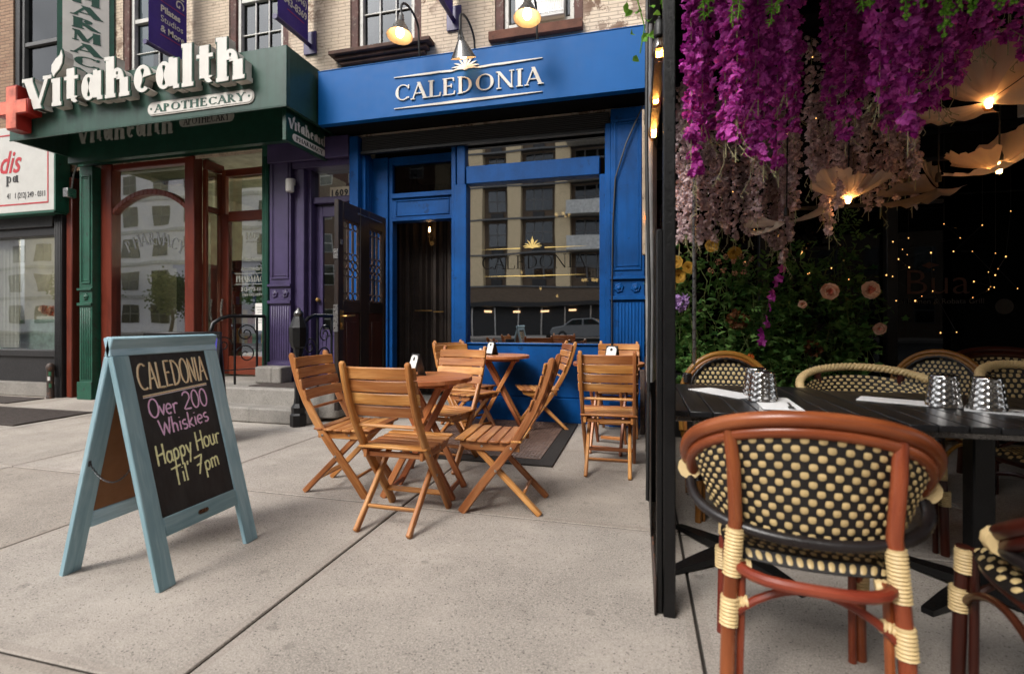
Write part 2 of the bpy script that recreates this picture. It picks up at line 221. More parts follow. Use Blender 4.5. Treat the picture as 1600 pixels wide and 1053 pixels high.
# ------------------------------------------------------------------ mesh helpers
def Mx(o, x, y, z=None):
    x = Vector(x); y = Vector(y); z = Vector(z) if z else x.cross(y)
    m = Matrix((x, y, z)).transposed().to_4x4(); m.translation = Vector(o); return m
def world(o):
    m = Matrix.LocRotScale(o.location, o.rotation_euler, o.scale)
    return (world(o.parent) @ o.matrix_parent_inverse @ m) if o.parent else m
class MB:
    def __init__(s): s.v = []; s.f = []; s.mi = []; s.g = []; s.r = []
    def add(s, vs, fs, mi=0, M=None, axis=0, rnd=None):
        b = len(s.v); r = random.random() if rnd is None else rnd; off = Vector((r * 31.7, r * 17.3, r * 7.9))
        for p in vs:
            p = Vector(p); s.v.append(M @ p if M else p)
            q = (p[axis], p[(axis + 1) % 3], p[(axis + 2) % 3]); s.g.append(Vector(q) + off); s.r.append(r)
        s.f += [tuple(b + j for j in f) for f in fs]; s.mi += [mi] * len(fs); return s
    def box(s, x0, x1, y0, y1, z0, z1, mi=0, M=None, rnd=None):
        d = (abs(x1 - x0), abs(y1 - y0), abs(z1 - z0)); ax = d.index(max(d))
        vs = [(x, y, z) for x in (x0, x1) for y in (y0, y1) for z in (z0, z1)]
        return s.add(vs, [(0, 1, 3, 2), (4, 6, 7, 5), (0, 4, 5, 1), (2, 3, 7, 6), (0, 2, 6, 4), (1, 5, 7, 3)], mi, M, ax, rnd)
    def bar(s, p, q, w, h, side=(1, 0, 0), mi=0, rnd=None):
        """straight timber from p to q; w along side, h across"""
        p = Vector(p); q = Vector(q); d = (q - p); l = d.length; d.normalize(); sd = Vector(side); sd = (sd - d * sd.dot(d)).normalized(); u = d.cross(sd)
        return s.box(0, l, -w / 2, w / 2, -h / 2, h / 2, mi, Mx(p, d, sd, u), rnd)
    def ribbon(s, pts, w, h, side=(1, 0, 0), mi=0, rnd=None):
        """bent timber through pts, w along side, h across; h may be a list"""
        pts = [Vector(p) for p in pts]; n = len(pts); vs = []; l = 0; sd = Vector(side).normalized(); r = random.random() if rnd is None else rnd; b = len(s.v); off = Vector((r * 31.7, r * 17.3, r * 7.9))
        for i, p in enumerate(pts):
            d = (pts[min(i + 1, n - 1)] - pts[max(i - 1, 0)]).normalized(); u = d.cross(sd).normalized(); hh = h[i] if isinstance(h, (list, tuple)) else h
            if i: l += (p - pts[i - 1]).length
            for a, c in ((-1, -1), (1, -1), (1, 1), (-1, 1)):
                s.v.append(p + sd * a * w / 2 + u * c * hh / 2); s.g.append(Vector((l, a * w / 2, c * hh / 2)) + off); s.r.append(r)
        fs = [(0, 3, 2, 1), tuple(4 * (n - 1) + k for k in (0, 1, 2, 3))]
        for i in range(n - 1):
            for k in range(4): fs.append((4 * i + k, 4 * i + (k + 1) % 4, 4 * i + 4 + (k + 1) % 4, 4 * i + 4 + k))
        s.f += [tuple(b + j for j in f) for f in fs]; s.mi += [mi] * len(fs); return s
    def tube(s, pts, r, n=8, mi=0, closed=False, M=None, rnd=None):
        pts = [Vector(p) for p in pts]; m = len(pts); b = len(s.v); l = 0; rr = random.random() if rnd is None else rnd; off = Vector((rr * 31.7, rr * 17.3, rr * 7.9))
        d0 = (pts[1] - pts[0]).normalized(); u = d0.orthogonal().normalized()
        for i, p in enumerate(pts):
            a = pts[(i - 1) % m] if closed else pts[max(i - 1, 0)]; c = pts[(i + 1) % m] if closed else pts[min(i + 1, m - 1)]
            d = (c - a).normalized(); u = (u - d * u.dot(d)).normalized(); w = d.cross(u); q = r[i] if isinstance(r, (list, tuple)) else r
            if i: l += (p - pts[i - 1]).length
            for k in range(n):
                t = 2 * math.pi * k / n; z = p + (u * math.cos(t) + w * math.sin(t)) * q; s.v.append(M @ z if M else z); s.g.append(Vector((l, q * math.cos(t), q * math.sin(t))) + off); s.r.append(rr)
        fs = []
        for i in range(m if closed else m - 1):
            j = (i + 1) % m
            for k in range(n): fs.append((i * n + k, i * n + (k + 1) % n, j * n + (k + 1) % n, j * n + k))
        if not closed: fs += [tuple(reversed(range(n))), tuple((m - 1) * n + k for k in range(n))]
        s.f += [tuple(b + j for j in f) for f in fs]; s.mi += [mi] * len(fs); return s
    def lathe(s, prof, c=(0, 0, 0), n=20, mi=0, M=None, wob=None, rnd=None, caps=True):
        vs = []; fs = []; m = len(prof)
        for i, (r, z) in enumerate(prof):
            for k in range(n):
                t = 2 * math.pi * k / n; q = r + (wob(t, z) if wob else 0); vs.append((c[0] + q * math.cos(t), c[1] + q * math.sin(t), c[2] + z))
        for i in range(m - 1):
            for k in range(n): fs.append((i * n + k, i * n + (k + 1) % n, (i + 1) * n + (k + 1) % n, (i + 1) * n + k))
        if caps and prof[0][0] > 1e-4: fs.append(tuple(reversed(range(n))))
        if caps and prof[-1][0] > 1e-4: fs.append(tuple((m - 1) * n + k for k in range(n)))
        return s.add(vs, fs, mi, M, 2, rnd)
    def prism(s, poly, z0, z1, mi=0, M=None, side=None, rnd=None):
        n = len(poly); vs = [(x, y, z0) for x, y in poly] + [(x, y, z1) for x, y in poly]
        ar = sum(poly[i][0] * poly[(i + 1) % n][1] - poly[(i + 1) % n][0] * poly[i][1] for i in range(n))
        if ar < 0: return s.prism(list(reversed(poly)), z0, z1, mi, M, side, rnd)
        s.add(vs, [tuple(reversed(range(n))), tuple(range(n, 2 * n))] + [(i, (i + 1) % n, n + (i + 1) % n, n + i) for i in range(n)], mi, M, 0, rnd)
        if side is not None:
            for k in range(n): s.mi[-1 - k] = side
        return s
    def quad(s, a, b, c, d, mi=0, rnd=None): return s.add([a, b, c, d], [(0, 1, 2, 3)], mi, None, 0, rnd)
    def mesh(s, name, mats, smooth=35):
        me = bpy.data.meshes.new(name); me.from_pydata([tuple(p) for p in s.v], [], s.f)
        for m in (mats if isinstance(mats, (list, tuple)) else [mats]): me.materials.append(M_[m])
        me.polygons.foreach_set('material_index', s.mi)
        a = me.attributes.new('grain', 'FLOAT_VECTOR', 'POINT'); a.data.foreach_set('vector', [c for g in s.g for c in g])
        a = me.attributes.new('rnd', 'FLOAT', 'POINT'); a.data.foreach_set('value', s.r)
        if smooth is not None:
            me.polygons.foreach_set('use_smooth', [True] * len(s.f)); me.set_sharp_from_angle(angle=R(smooth))
        me.update(); return me
    def build(s, name, mats, parent=None, bevel=0, smooth=35, local=False, seg=1):
        o = bpy.data.objects.new(name, s.mesh(name, mats, smooth)); COL.objects.link(o)
        if parent:
            o.parent = parent
            if not local: o.matrix_parent_inverse = world(parent).inverted()
        if bevel:
            b = o.modifiers.new('bevel', 'BEVEL'); b.width = bevel; b.segments = seg; b.limit_method = 'ANGLE'; b.angle_limit = R(50); b.use_clamp_overlap = True
        return o
LABELS = set()
def tag(o, label, cat, group=None):
    o['label'] = label; o['category'] = cat
    if group: o['group'] = group
    return o
def thing(name, label, cat, loc=(0, 0, 0), rz=0, group=None):
    o = bpy.data.objects.new(name, None); COL.objects.link(o); o.empty_display_size = .1; o.location = loc; o.rotation_euler = (0, 0, rz); return tag(o, label, cat, group)
def struct(o): o['kind'] = 'structure'; return o
def children(o): return [c for c in list(COL.objects) if c.parent == o]
def dup(root, loc, rz, label=None, group=None, scale=None):
    def rec(o, par):
        c = o.copy(); COL.objects.link(c)
        if par: c.parent = par
        for ch in kids.get(o.name, []): rec(ch, c)
        return c
    kids = {}
    for c in COL.objects:
        if c.parent: kids.setdefault(c.parent.name, []).append(c)
    r = rec(root, None); r.location = loc; r.rotation_euler = (0, 0, rz)
    if scale: r.scale = scale
    if label: r['label'] = label
    if group: r['group'] = group
    return r
def text(mb, body, size, M, mi=0, depth=.002, align='CENTER', offset=0, shear=0, space=1, sx=1):
    cu = bpy.data.curves.new('lettering', 'FONT'); cu.body = body; cu.size = size; cu.extrude = depth / 2; cu.align_x = align; cu.offset = offset; cu.shear = shear; cu.space_character = space; cu.resolution_u = 3
    o = bpy.data.objects.new('lettering', cu); COL.objects.link(o); dg = bpy.context.evaluated_depsgraph_get(); me = bpy.data.meshes.new_from_object(o.evaluated_get(dg))
    mb.add([(v.co.x * sx, v.co.y, v.co.z + depth / 2) for v in me.vertices], [tuple(p.vertices) for p in me.polygons], mi, M)
    bpy.data.objects.remove(o); bpy.data.curves.remove(cu); bpy.data.meshes.remove(me)
# --- a serif alphabet made of strokes: ('l',x0,y0,x1,y1,w) straight, ('a',cx,cy,rx,ry,a0,a1,wx,wy) stressed arc
def serif(ch, T=.15, t=.055):
    h = T / 2; sv = lambda x, y, w: ('l', x - w / 2, y, x + w / 2, y, t)
    lo, hi = t / 2, 1 - t / 2
    D = {
     'A': ([('l', .06, 0, .37, 1, t), ('l', .35, 1, .68, 0, T), ('l', .17, .34, .56, .34, t), sv(.06, lo, .2), sv(.68, lo, .26)], .76),
     'C': ([('a', .43, .5, .37, .5 - lo, 42, 318, T, t), ('l', .70, .70, .72, .93, t), ('l', .71, .12, .71, .22, t)], .8),
     'D': ([('l', .15, 0, .15, 1, T), ('a', .25, .5, .44, .5 - lo, -90, 90, T, t), ('l', .02, hi, .26, hi, t), ('l', .02, lo, .26, lo, t)], .77),
     'E': ([('l', .15, 0, .15, 1, T), ('l', .02, hi, .53, hi, t), ('l', .15, .53, .44, .53, t), ('l', .02, lo, .57, lo, t), ('l', .53, 1, .55, .8, t), ('l', .57, 0, .6, .22, t), ('l', .44, .42, .44, .64, t)], .66),
     'H': ([('l', .15, 0, .15, 1, T), ('l', .69, 0, .69, 1, T), ('l', .15, .53, .69, .53, t)] + [sv(x, y, .28) for x in (.15, .69) for y in (lo, hi)], .86),
     'I': ([('l', .17, 0, .17, 1, T), sv(.17, lo, .3), sv(.17, hi, .3)], .36),
     'L': ([('l', .15, 0, .15, 1, T), sv(.15, hi, .28), ('l', .02, lo, .56, lo, t), ('l', .56, 0, .6, .24, t)], .62),
     'M': ([('l', .12, 0, .14, 1, t), ('l', .14, 1, .48, .03, T), ('l', .48, .03, .82, 1, t), ('l', .83, 1, .85, 0, T), sv(.12, lo, .22), sv(.85, lo, .28), sv(.1, hi, .18), sv(.87, hi, .2)], 1.0),
     'N': ([('l', .12, 0, .12, 1, t), ('l', .1, 1, .70, .02, T), ('l', .70, 0, .70, 1, t), sv(.12, lo, .22), sv(.70, hi, .22), sv(.05, hi, .12)], .82),
     'O': ([('a', .46, .5, .41, .5 - lo, 0, 360, T, t)], .92),
     'P': ([('l', .15, 0, .15, 1, T), ('a', .26, .74, .28, .26 - lo, -90, 90, T, t), ('l', .02, hi, .28, hi, t), ('l', .15, .48 + lo, .28, .48 + lo, t), sv(.15, lo, .3)], .62),
     'R': ([('l', .15, 0, .15, 1, T), ('a', .26, .74, .26, .26 - lo, -90, 90, T, t), ('l', .02, hi, .28, hi, t), ('l', .15, .48 + lo, .28, .48 + lo, t), sv(.15, lo, .3), ('l', .30, .5, .60, .02, T), ('l', .56, lo, .72, lo, t)], .74),
     'T': ([('l', .35, 0, .35, 1, T), ('l', .03, hi, .67, hi, t), sv(.35, lo, .3), ('l', .03, 1, .01, .78, t), ('l', .67, 1, .69, .78, t)], .7),
     'V': ([('l', .08, 1, .37, 0, T), ('l', .36, 0, .64, 1, t), sv(.08, hi, .3), sv(.64, hi, .24)], .72),
     'Y': ([('l', .08, 1, .36, .45, T), ('l', .36, .45, .64, 1, t), ('l', .36, 0, .36, .47, T), sv(.08, hi, .26), sv(.64, hi, .22), sv(.36, lo, .28)], .72),
     'i': ([('l', .16, 0, .16, .62, T), ('l', .03, lo, .30, lo, t), ('l', .02, .62 - lo, .16, .62 - lo, t)], .33),
     't': ([('l', .2, .12, .2, .86, T), ('l', .03, .62 - lo, .40, .62 - lo, t), ('a', .32, .16, .12, .14, 180, 300, T * .9, t)], .43),
     'a': ([('a', .24, .31, .19, .29, 0, 360, T * .9, t), ('l', .46, .06, .46, .64, T), ('l', .46, lo, .60, lo, t), ('l', .36, .62, .46, .62, t)], .62),
     'h': ([('l', .16, 0, .16, 1, T), ('a', .34, .38, .17, .25, 0, 170, T * .9, t), ('l', .51, 0, .51, .4, T), ('l', .03, lo, .30, lo, t), ('l', .39, lo, .65, lo, t), ('l', .02, hi, .16, hi, t)], .68),
     'e': ([('a', .28, .31, .21, .29, 10, 310, T, t), ('l', .10, .30, .48, .38, t)], .54),
     'l': ([('l', .16, 0, .16, 1, T), ('l', .03, lo, .30, lo, t), ('l', .02, hi, .16, hi, t)], .33),
     'p': ([('l', .14, -.3, .14, .62, T), ('a', .32, .31, .19, .29, 0, 360, T * .8, t), ('l', .02, -.3 + lo, .28, -.3 + lo, t), ('l', .03, .61, .14, .61, t)], .58),
     ' ': ([], .3),
    }
    return D[ch]
def serif_text(mb, s, M, height, width=None, z0=0, z1=.01, mi=0, T=.15, t=.055, grow=0, space=.04, side=None, bold=False):
    yy = (lambda c, y: y) if not bold else (lambda c, y: y * .80 if c == 'V' else (y * 1.13 if y <= .62 else .70 + (y - .62) * .79))
    adv = [serif(c, T, t)[1] + space for c in s]; tot = sum(adv) - space; sx = (width / tot) if width else height; x = 0; k = 0
    for c, a in zip(s, adv):
        for e in serif(c, T, t)[0]:
            dz = z1 + (k % 7) * .00025; k += 1
            if e[0] == 'l':
                _, x0, y0, x1, y1, w = e; y0, y1 = yy(c, y0), yy(c, y1); p = Vector(((x + x0) * sx, y0 * height)); q = Vector(((x + x1) * sx, y1 * height)); d = (q - p)
                if abs(d.x) < 1e-6 or abs(d.y) < 1e-6:
                    n = Vector((-d.y, d.x)).normalized(); wv = w * (sx if abs(n.x) > .5 else height) / 2 + grow; dd = d.normalized() * grow; poly = [p - dd + n * wv, p - dd - n * wv, q + dd - n * wv, q + dd + n * wv]
                else:                                        # slanted: horizontal cut ends
                    hw = w * sx / 2 * 1.08 + grow; g = Vector((d.x / d.y, 1)) * (grow if d.y > 0 else -grow); o = Vector((hw, 0)); poly = [p - g - o, p - g + o, q + g + o, q + g - o]
                mb.prism([tuple(v) for v in poly], z0, dz, mi, M, side)
            else:
                _, cx, cy, rx, ry, a0, a1, wx, wy = e; cy, ry = (cy, ry) if not bold else (cy * 1.13, ry * 1.13); n = max(6, int(abs(a1 - a0) / 15)); full = abs(a1 - a0) >= 359; A = []; B = []
                for i in range(n + 1):
                    an = R(a0 + (a1 - a0) * i / n); ca, sa = math.cos(an), math.sin(an); w = wx * ca * ca + wy * sa * sa
                    A.append(((x + cx + (rx + 0) * ca) * sx + ca * grow, (cy + ry * sa) * height + sa * (grow + wy * .5 * height * 0)))
                    B.append(((x + cx + (rx - w) * ca) * sx - ca * grow, (cy + (ry - (wy if abs(ca) < .9 else wy)) * sa) * height - sa * grow))
                for i in range(n): mb.prism([A[i], A[i + 1], B[i + 1], B[i]], z0, dz, mi, M, side)
        x += a
def leafpoly(mb, M, l, w, mi=0, fold=.25, droop=.15):
    vs = [(0, 0, 0), (w * .5, l * .35, fold * w), (w * .36, l * .72, fold * w - droop * l * .5), (0, l, -droop * l), (-w * .36, l * .72, fold * w - droop * l * .5), (-w * .5, l * .35, fold * w), (0, l * .45, -droop * l * .15)]
    mb.add(vs, [(0, 1, 6), (1, 2, 6), (2, 3, 6), (3, 4, 6), (4, 5, 6), (5, 0, 6)], mi, M)
def rot(rx=0, ry=0, rz=0): return Euler((rx, ry, rz)).to_matrix().to_4x4()
def T3(x, y, z): return Matrix.Translation((x, y, z))
def facing(nx, ny, nz=0): return None

# ------------------------------------------------------------------ ground, pavement, street
FY = 5.42                                                   # building line
b = MB(); b.box(-400, 400, -400, 400, -.5, -.17); struct(b.build('ground', 'asphalt'))
def pavement(name, x0, x1, ys, xs):
    b = MB(); c = .004; g = .0055
    for i in range(len(xs) - 1):
        for j in range(len(ys) - 1):
            X0, X1, Y0, Y1 = xs[i] + g, xs[i + 1] - g, ys[j] + g, ys[j + 1] - g; h = random.uniform(-.002, .002) if len(ys) > 2 else 0
            t = [(X0 + c, Y0 + c, h), (X1 - c, Y0 + c, h), (X1 - c, Y1 - c, h), (X0 + c, Y1 - c, h)]; e = [(X0, Y0, h - .006), (X1, Y0, h - .006), (X1, Y1, h - .006), (X0, Y1, h - .006)]; lo = [(x, y, -.05) for x, y, _ in e]
            k = random.random(); w = .035; ti = [(X0 + w, Y0 + w, h), (X1 - w, Y0 + w, h), (X1 - w, Y1 - w, h), (X0 + w, Y1 - w, h)]; b.add(ti, [(0, 1, 2, 3)], 0, None, 0, k); b.add(t + e + ti, [(4 + q, 4 + (q + 1) % 4, (q + 1) % 4, q) for q in range(4)] + [(q, (q + 1) % 4, 8 + (q + 1) % 4, 8 + q) for q in range(4)], 2, None, 0, k)
            b.add(e + lo, [(4 + q, 4 + (q + 1) % 4, (q + 1) % 4, q) for q in range(4)], 1)
    b.box(xs[0], xs[-1], ys[0], ys[-1], -.17, -.022, 1)
    return b.build(name, ['pavement_concrete', 'joint_dirt', 'joint_band'], None, smooth=None)
xs = [-24.3] + [-3.01 - 1.635 * k for k in range(12, 0, -1)] + [-3.01, -1.375, .20, 1.83, 3.5, 5.1, 6.7, 8.3, 14]
struct(pavement('pavement', 0, 0, [-3.2, -1.85, -.33, 1.18, 2.71, 4.25, FY + .05], xs))
b = MB()
b.box(-90, 60, -3.4, -3.2, -.4, .0); b.box(-90, 60, -24.2, -24, -.4, .0); struct(b.build('kerb', 'stoop_concrete', None, .015))
b = MB(); b.box(-90, 60, -29.5, -24.2, -.16, -.002); struct(b.build('far_pavement', 'pavement_concrete', None, smooth=None))
b = MB(); b.box(-24.3, -90, -3.2, FY, -.16, -.002); struct(b.build('side_pavement', 'pavement_concrete', None, smooth=None))
b = MB()
for k in range(14):
    for y in (-9.5, -13.6, -17.7): b.box(-60 + k * 8, -57 + k * 8, y - .06, y + .06, -.169, -.166)
struct(b.build('lane_marking', 'sign_white', None, smooth=None))

# ------------------------------------------------------------------ buildings across the street (the windows mirror them)
def part(mb, name, mats, par, **k): return mb.build(name, mats, par, **k)
def far_window(par, x0, x1, z0, z1, y, frame, cols=2, ac=False):
    f = MB(); f.box(x0, x1, y - .1, y + .02, z0, z1); fr = f.build('window', frame, par)
    g = MB(); w = (x1 - x0) / cols
    for i in range(cols):
        for (a, c) in ((z0, (z0 + z1) / 2), ((z0 + z1) / 2, z1)): g.box(x0 + i * w + .06, x0 + (i + 1) * w - .06, y + .021, y + .03, a + .05, c - .05)
    g.build('pane', 'upper_glass', fr)
    if ac: a = MB(); a.box((x0 + x1) / 2 - .5, (x0 + x1) / 2 + .5, y - .02, y + .1, z0 - .62, z0 - .12); a.build('vent_grille', 'black_plain', fr)
OY = -29.4
t = thing('apartment_building', 'buff brick apartment block with balconies across the avenue', 'building', (-6, OY, 0))
b = MB(); b.box(-16, 8, OY - 9, OY - .5, 3.9, 26); b.build('wall', 'brown_brick', t)
b = MB()
for x0, x1 in ((-17.4, -16), (-14.1, -12.9), (-10.8, -9.6), (-6.73, -5.49), (-2.2, -1), (2.2, 3.4), (6.8, 8)): b.box(x0, x1, OY - .5, OY + .25, 3.9, 26)
b.build('pilaster', 'buff_brick', t)
b = MB(); b.box(-16.0, 8, OY - .4, OY + .2, 2.75, 3.9); b.build('brick_belt', 'brown_brick', t)
b = MB()
for z in (3.92, 6.72, 9.6, 12.4, 15.2): b.box(-16.2, 8.1, OY - .3, OY + .32, z, z + .13)
b.build('floor_band', 'window_grey', t)
for x0, x1, n, bal in ((-15.9, -14.2, 2, 0), (-12.7, -11, 2, 0), (-9.45, -6.9, 3, 0), (-5.3, -2.4, 3, 1), (-.8, 2, 3, 1), (3.6, 6.6, 3, 0)):
    for z in (4.75, 7.55, 10.4, 13.2, 16.0): far_window(t, x0 + .15, x1 - .1, z, z + 1.9, OY - .45, 'window_grey', n, True)
    if bal:
        for z in (6.75, 9.6, 12.4, 15.2):
            a = MB(); a.box(x0 - .4, x1 + .5, OY + .2, OY + 1.5, z, z + .16); a.box(x0 - .35, x1 + .45, OY + 1.44, OY + 1.48, z + .16, z + 1.1); a.build('balcony', 'white_slab', t)
b = MB(); b.box(-16, 8, OY - 9, OY - .3, -.0, 2.75)
for k in range(13): b.box(-16 + k * 2, -15.9 + k * 2, OY - .3, OY - .2, 0, 2.3, 1)
b.box(-16, 8, OY - .3, OY + 1.2, 2.35, 2.7); b.build('shopfront', ['black_plain', 'steel'], t)
b = MB()
for k in range(9): b.box(-15.2 + k * 2.4, -14.6 + k * 2.4, OY - .19, OY - .1, 1.9, 2.05)
b.build('lamp', 'warm_dim', t)
t = thing('stucco_building', 'pale grey apartment house with paired windows across the avenue', 'building', (-48, OY, 0))
b = MB(); b.box(-80, -33, OY - 10, OY, 0, 24); b.build('wall', 'grey_stucco', t)
for i, x in enumerate([-33.8 - 4.1 * k for k in range(9)]):
    for z in (1.0, 4.5, 7.8, 11.1, 14.4): far_window(t, x - 2.6, x - .5, z, z + 1.9, OY + .05, 'window_grey', 2)
b = MB()
for z in (3.6, 7.0, 10.3, 13.6): b.box(-80, -33, OY, OY + .12, z, z + .35)
b.build('string_course', 'white_slab', t)
t = thing('tenement_building', 'dark red brick tenement across the avenue', 'building', (-25, OY, 0))
b = MB(); b.box(-32.9, -17.5, OY - 10, OY, 0, 17); b.build('wall', 'red_brick', t)
for x in [-31.9 + 3 * k for k in range(5)]:
    for z in (.5, 4.5, 7.6, 10.7, 13.8): far_window(t, x, x + 1.3, z, z + 1.8, OY + .05, 'window_white', 1)
t = thing('terrace_building', 'brown brick terrace at the far end of the avenue', 'building', (28, OY, 0))
b = MB(); b.box(8.2, 48, OY - 10, OY, 0, 19); b.build('wall', 'brown_brick', t)
for x in [9.4 + 3 * k for k in range(12)]:
    for z in (1, 4.5, 7.6, 10.7, 13.8): far_window(t, x, x + 1.3, z, z + 1.8, OY + .05, 'window_grey', 1)
# a parked car by the kerb, seen mirrored in the bar window
def car(x, y):
    t = thing('parked_car', 'dark grey saloon parked at the kerb opposite the bar window', 'car', (x, y, -.17))
    prof = [(-2.25, .28), (-2.3, .62), (-2.15, .86), (-1.35, .98), (-.75, 1.38), (.55, 1.42), (1.25, 1.0), (2.1, .86), (2.28, .6), (2.25, .28)]
    M = Mx((x, y - .86, -.17), (1, 0, 0), (0, 0, 1)); b = MB(); b.prism(prof, -1.72, 0, 0, M); b.build('body', 'car_paint', t, .06, seg=2)
    g = MB(); g.prism([(-1.2, 1.0), (-.72, 1.33), (-.1, 1.36), (-.1, 1.0)], -1.725, .005, 0, M); g.prism([(0, 1.0), (0, 1.36), (.5, 1.36), (1.08, 1.0)], -1.725, .005, 0, M); g.build('side_window', 'upper_glass', t)
    for dx in (-1.4, 1.35):
        for dy in (-.86, .86):
            w = MB(); w.lathe([(.2, -.1), (.32, -.1), (.34, -.05), (.34, .05), (.32, .1), (.2, .1)], (0, 0, 0), 20, 0, Mx((x + dx, y + dy, .16), (1, 0, 0), (0, 0, 1))); wo_ = w.build('wheel', 'rubber', t)
            h = MB(); h.lathe([(.0, -.11), (.2, -.11), (.2, .11), (0, .11)], (0, 0, 0), 12, 0, Mx((x + dx, y + dy, .16), (1, 0, 0), (0, 0, 1))); h.build('rim', 'steel', wo_)
car(-3.6, -22.9)
def street_tree(x, y, h, seed, label):
    t = thing('street_tree', label, 'tree', (x, y, 0), 0, 'street trees across the avenue'); rr = random.Random(seed); b = MB(); c = MB(); tips = []
    b.tube([(x, y, 0), (x + .1, y, h * .25), (x - .05, y + .1, h * .5), (x, y, h * .85)], [.16, .13, .09, .03], 8)
    for k in range(16):
        z = h * rr.uniform(.3, .8); a = rr.random() * 6.283; l = h * .32 * (1.15 - z / h); e = Vector((x + l * math.cos(a), y + l * math.sin(a), z + l * .7)); b.tube([(x, y, z), (Vector((x, y, z)) + e) / 2 + Vector((0, 0, .1)), e], [.05, .03, .012], 5); tips += [e, (Vector((x, y, z)) + e) / 2]
    for k in range(3200):
        p = rr.choice(tips) + Vector((rr.gauss(0, .45), rr.gauss(0, .45), rr.gauss(0, .4))); leafpoly(c, T3(*p) @ rot(rr.random() * 6, rr.random() * 6, rr.random() * 6), .30, .2)
    b.build('trunk', 'dark_cane', t); c.build('crown', 'leaf_olive', t, smooth=None)
street_tree(-41.2, -24.9, 5.6, 3, 'street tree mirrored in the pharmacy window, left one'); street_tree(-31, -24.9, 6.5, 4, 'street tree before the dark red tenement'); street_tree(-52, -24.9, 8, 5, 'tallest street tree before the pale grey apartment house')

# ------------------------------------------------------------------ the row of shops: upper walls
def wall_holes(mb, x0, x1, z0, z1, holes, y, dep=.12, mi=0):
    X = sorted({x0, x1} | {h[0] for h in holes} | {h[1] for h in holes}); Z = sorted({z0, z1} | {h[2] for h in holes} | {h[3] for h in holes})
    for i in range(len(X) - 1):
        for j in range(len(Z) - 1):
            cx, cz = (X[i] + X[i + 1]) / 2, (Z[j] + Z[j + 1]) / 2
            if any(h[0] < cx < h[1] and h[2] < cz < h[3] for h in holes): continue
            mb.quad((X[i], y, Z[j]), (X[i + 1], y, Z[j]), (X[i + 1], y, Z[j + 1]), (X[i], y, Z[j + 1]), mi)
    for a, c, d, e in holes:
        mb.quad((a, y, d), (a, y, e), (a, y + dep, e), (a, y + dep, d), mi); mb.quad((c, y, e), (c, y, d), (c, y + dep, d), (c, y + dep, e), mi)
        mb.quad((a, y, e), (c, y, e), (c, y + dep, e), (a, y + dep, e), mi); mb.quad((c, y, d), (a, y, d), (a, y + dep, d), (c, y + dep, d), mi)
def sash(par, x0, x1, z0, z1, frame='window_white', jamb='brown_jamb', cols=3, rows=2, ac=False, curtain=None):
    """window > frame, jamb, pane, muntins; opening x0..x1 in the wall FY"""
    y = FY + .09; j = MB(); j.box(x0 - .10, x0, y - .07, y + .03, z0, z1); j.box(x1, x1 + .10, y - .07, y + .03, z0, z1); jo = j.build('window', jamb, par, .006)
    zm = (z0 + z1) / 2; f = MB(); w = .05
    for a, c in ((x0, x0 + w), (x1 - w, x1)): f.box(a, c, y - .04, y + .05, z0, z1)
    f.box(x0 + w, x1 - w, y - .04, y + .05, z0, z0 + .06); f.box(x0 + w, x1 - w, y - .03, y + .05, zm - .03, zm + .03); f.box(x0 + w, x1 - w, y - .04, y + .05, z1 - .05, z1)
    for (a, c) in ((z0 + .06, zm - .03), (zm + .03, z1 - .05)):
        for i in range(1, cols): X = x0 + w + (x1 - x0 - 2 * w) * i / cols; f.box(X - .009, X + .009, y - .012, y + .012, a, c)
        for i in range(1, rows): Zz = a + (c - a) * i / rows; f.box(x0 + w, x1 - w, y - .010, y + .010, Zz - .009, Zz + .009)
    f.build('frame', frame, jo, .004)
    g = MB(); g.box(x0 + w, x1 - w, y + .016, y + .022, z0 + .06, z1 - .05); g.build('pane', 'upper_glass', jo)
    k = MB(); k.box(x0 - .1, x1 + .1, y + .7, y + .75, z0 - .1, z1 + .1); k.box(x0 - .1, x1 + .1, y + .06, y + .7, z0 - .12, z0 - .08)
    k.build('room_behind', 'dark_interior', jo)
    if curtain:
        q = MB(); n = 46; P = [(x0 + .05 + (x1 - x0 - .1) * i / n, y + .16 + .03 * math.sin(i * .9) + .012 * math.sin(i * 2.3)) for i in range(n + 1)]
        for i in range(n): q.quad((*P[i], z0), (*P[i + 1], z0), (*P[i + 1], z1), (*P[i], z1))
        q.build('curtain', curtain, jo, smooth=80)
    return jo
# --- left: brown brick house of the salon
salon = thing('salon_building', 'brown brick building with a black shopfront at the left end', 'building', (-10, FY, 0))
b = MB(); wall_holes(b, -16, -7.62, 3.3, 9.5, [(-9.25, -8.25, 4.35, 6.3), (-12.3, -11.3, 4.35, 6.3)], FY); b.box(-16, -7.62, FY + .3, FY + .5, 3.3, 9.5); b.build('wall', 'tan_brick', salon, smooth=None)
sash(salon, -9.15, -8.35, 4.4, 6.25, 'window_grey', 'black_shopfront', 1, 1, curtain='pharmacy_ceiling'); sash(salon, -12.2, -11.4, 4.4, 6.25, 'window_grey', 'black_shopfront', 1, 1)
b = MB(); b.box(-9.4, -8.1, FY - .08, FY + .08, 4.24, 4.38); b.build('sill', 'brownstone_dark', salon, .01)
f = MB(); f.box(-14, -8.35, FY - .02, FY + .16, 2.38, 2.5); f.box(-14, -8.35, FY - .06, FY + .16, 2.5, 3.3)
f.box(-8.35, -8.26, FY - .03, FY + .16, .62, 2.5); f.box(-8.26, -8.12, FY - .09, FY + .16, 0, 3.3); f.box(-14, -8.35, FY - .02, FY + .16, .58, .68); f.box(-9.95, -9.85, FY - .02, FY + .14, .68, 2.38)
f.box(-14, -8.26, FY + .02, FY + .14, .2, .58)
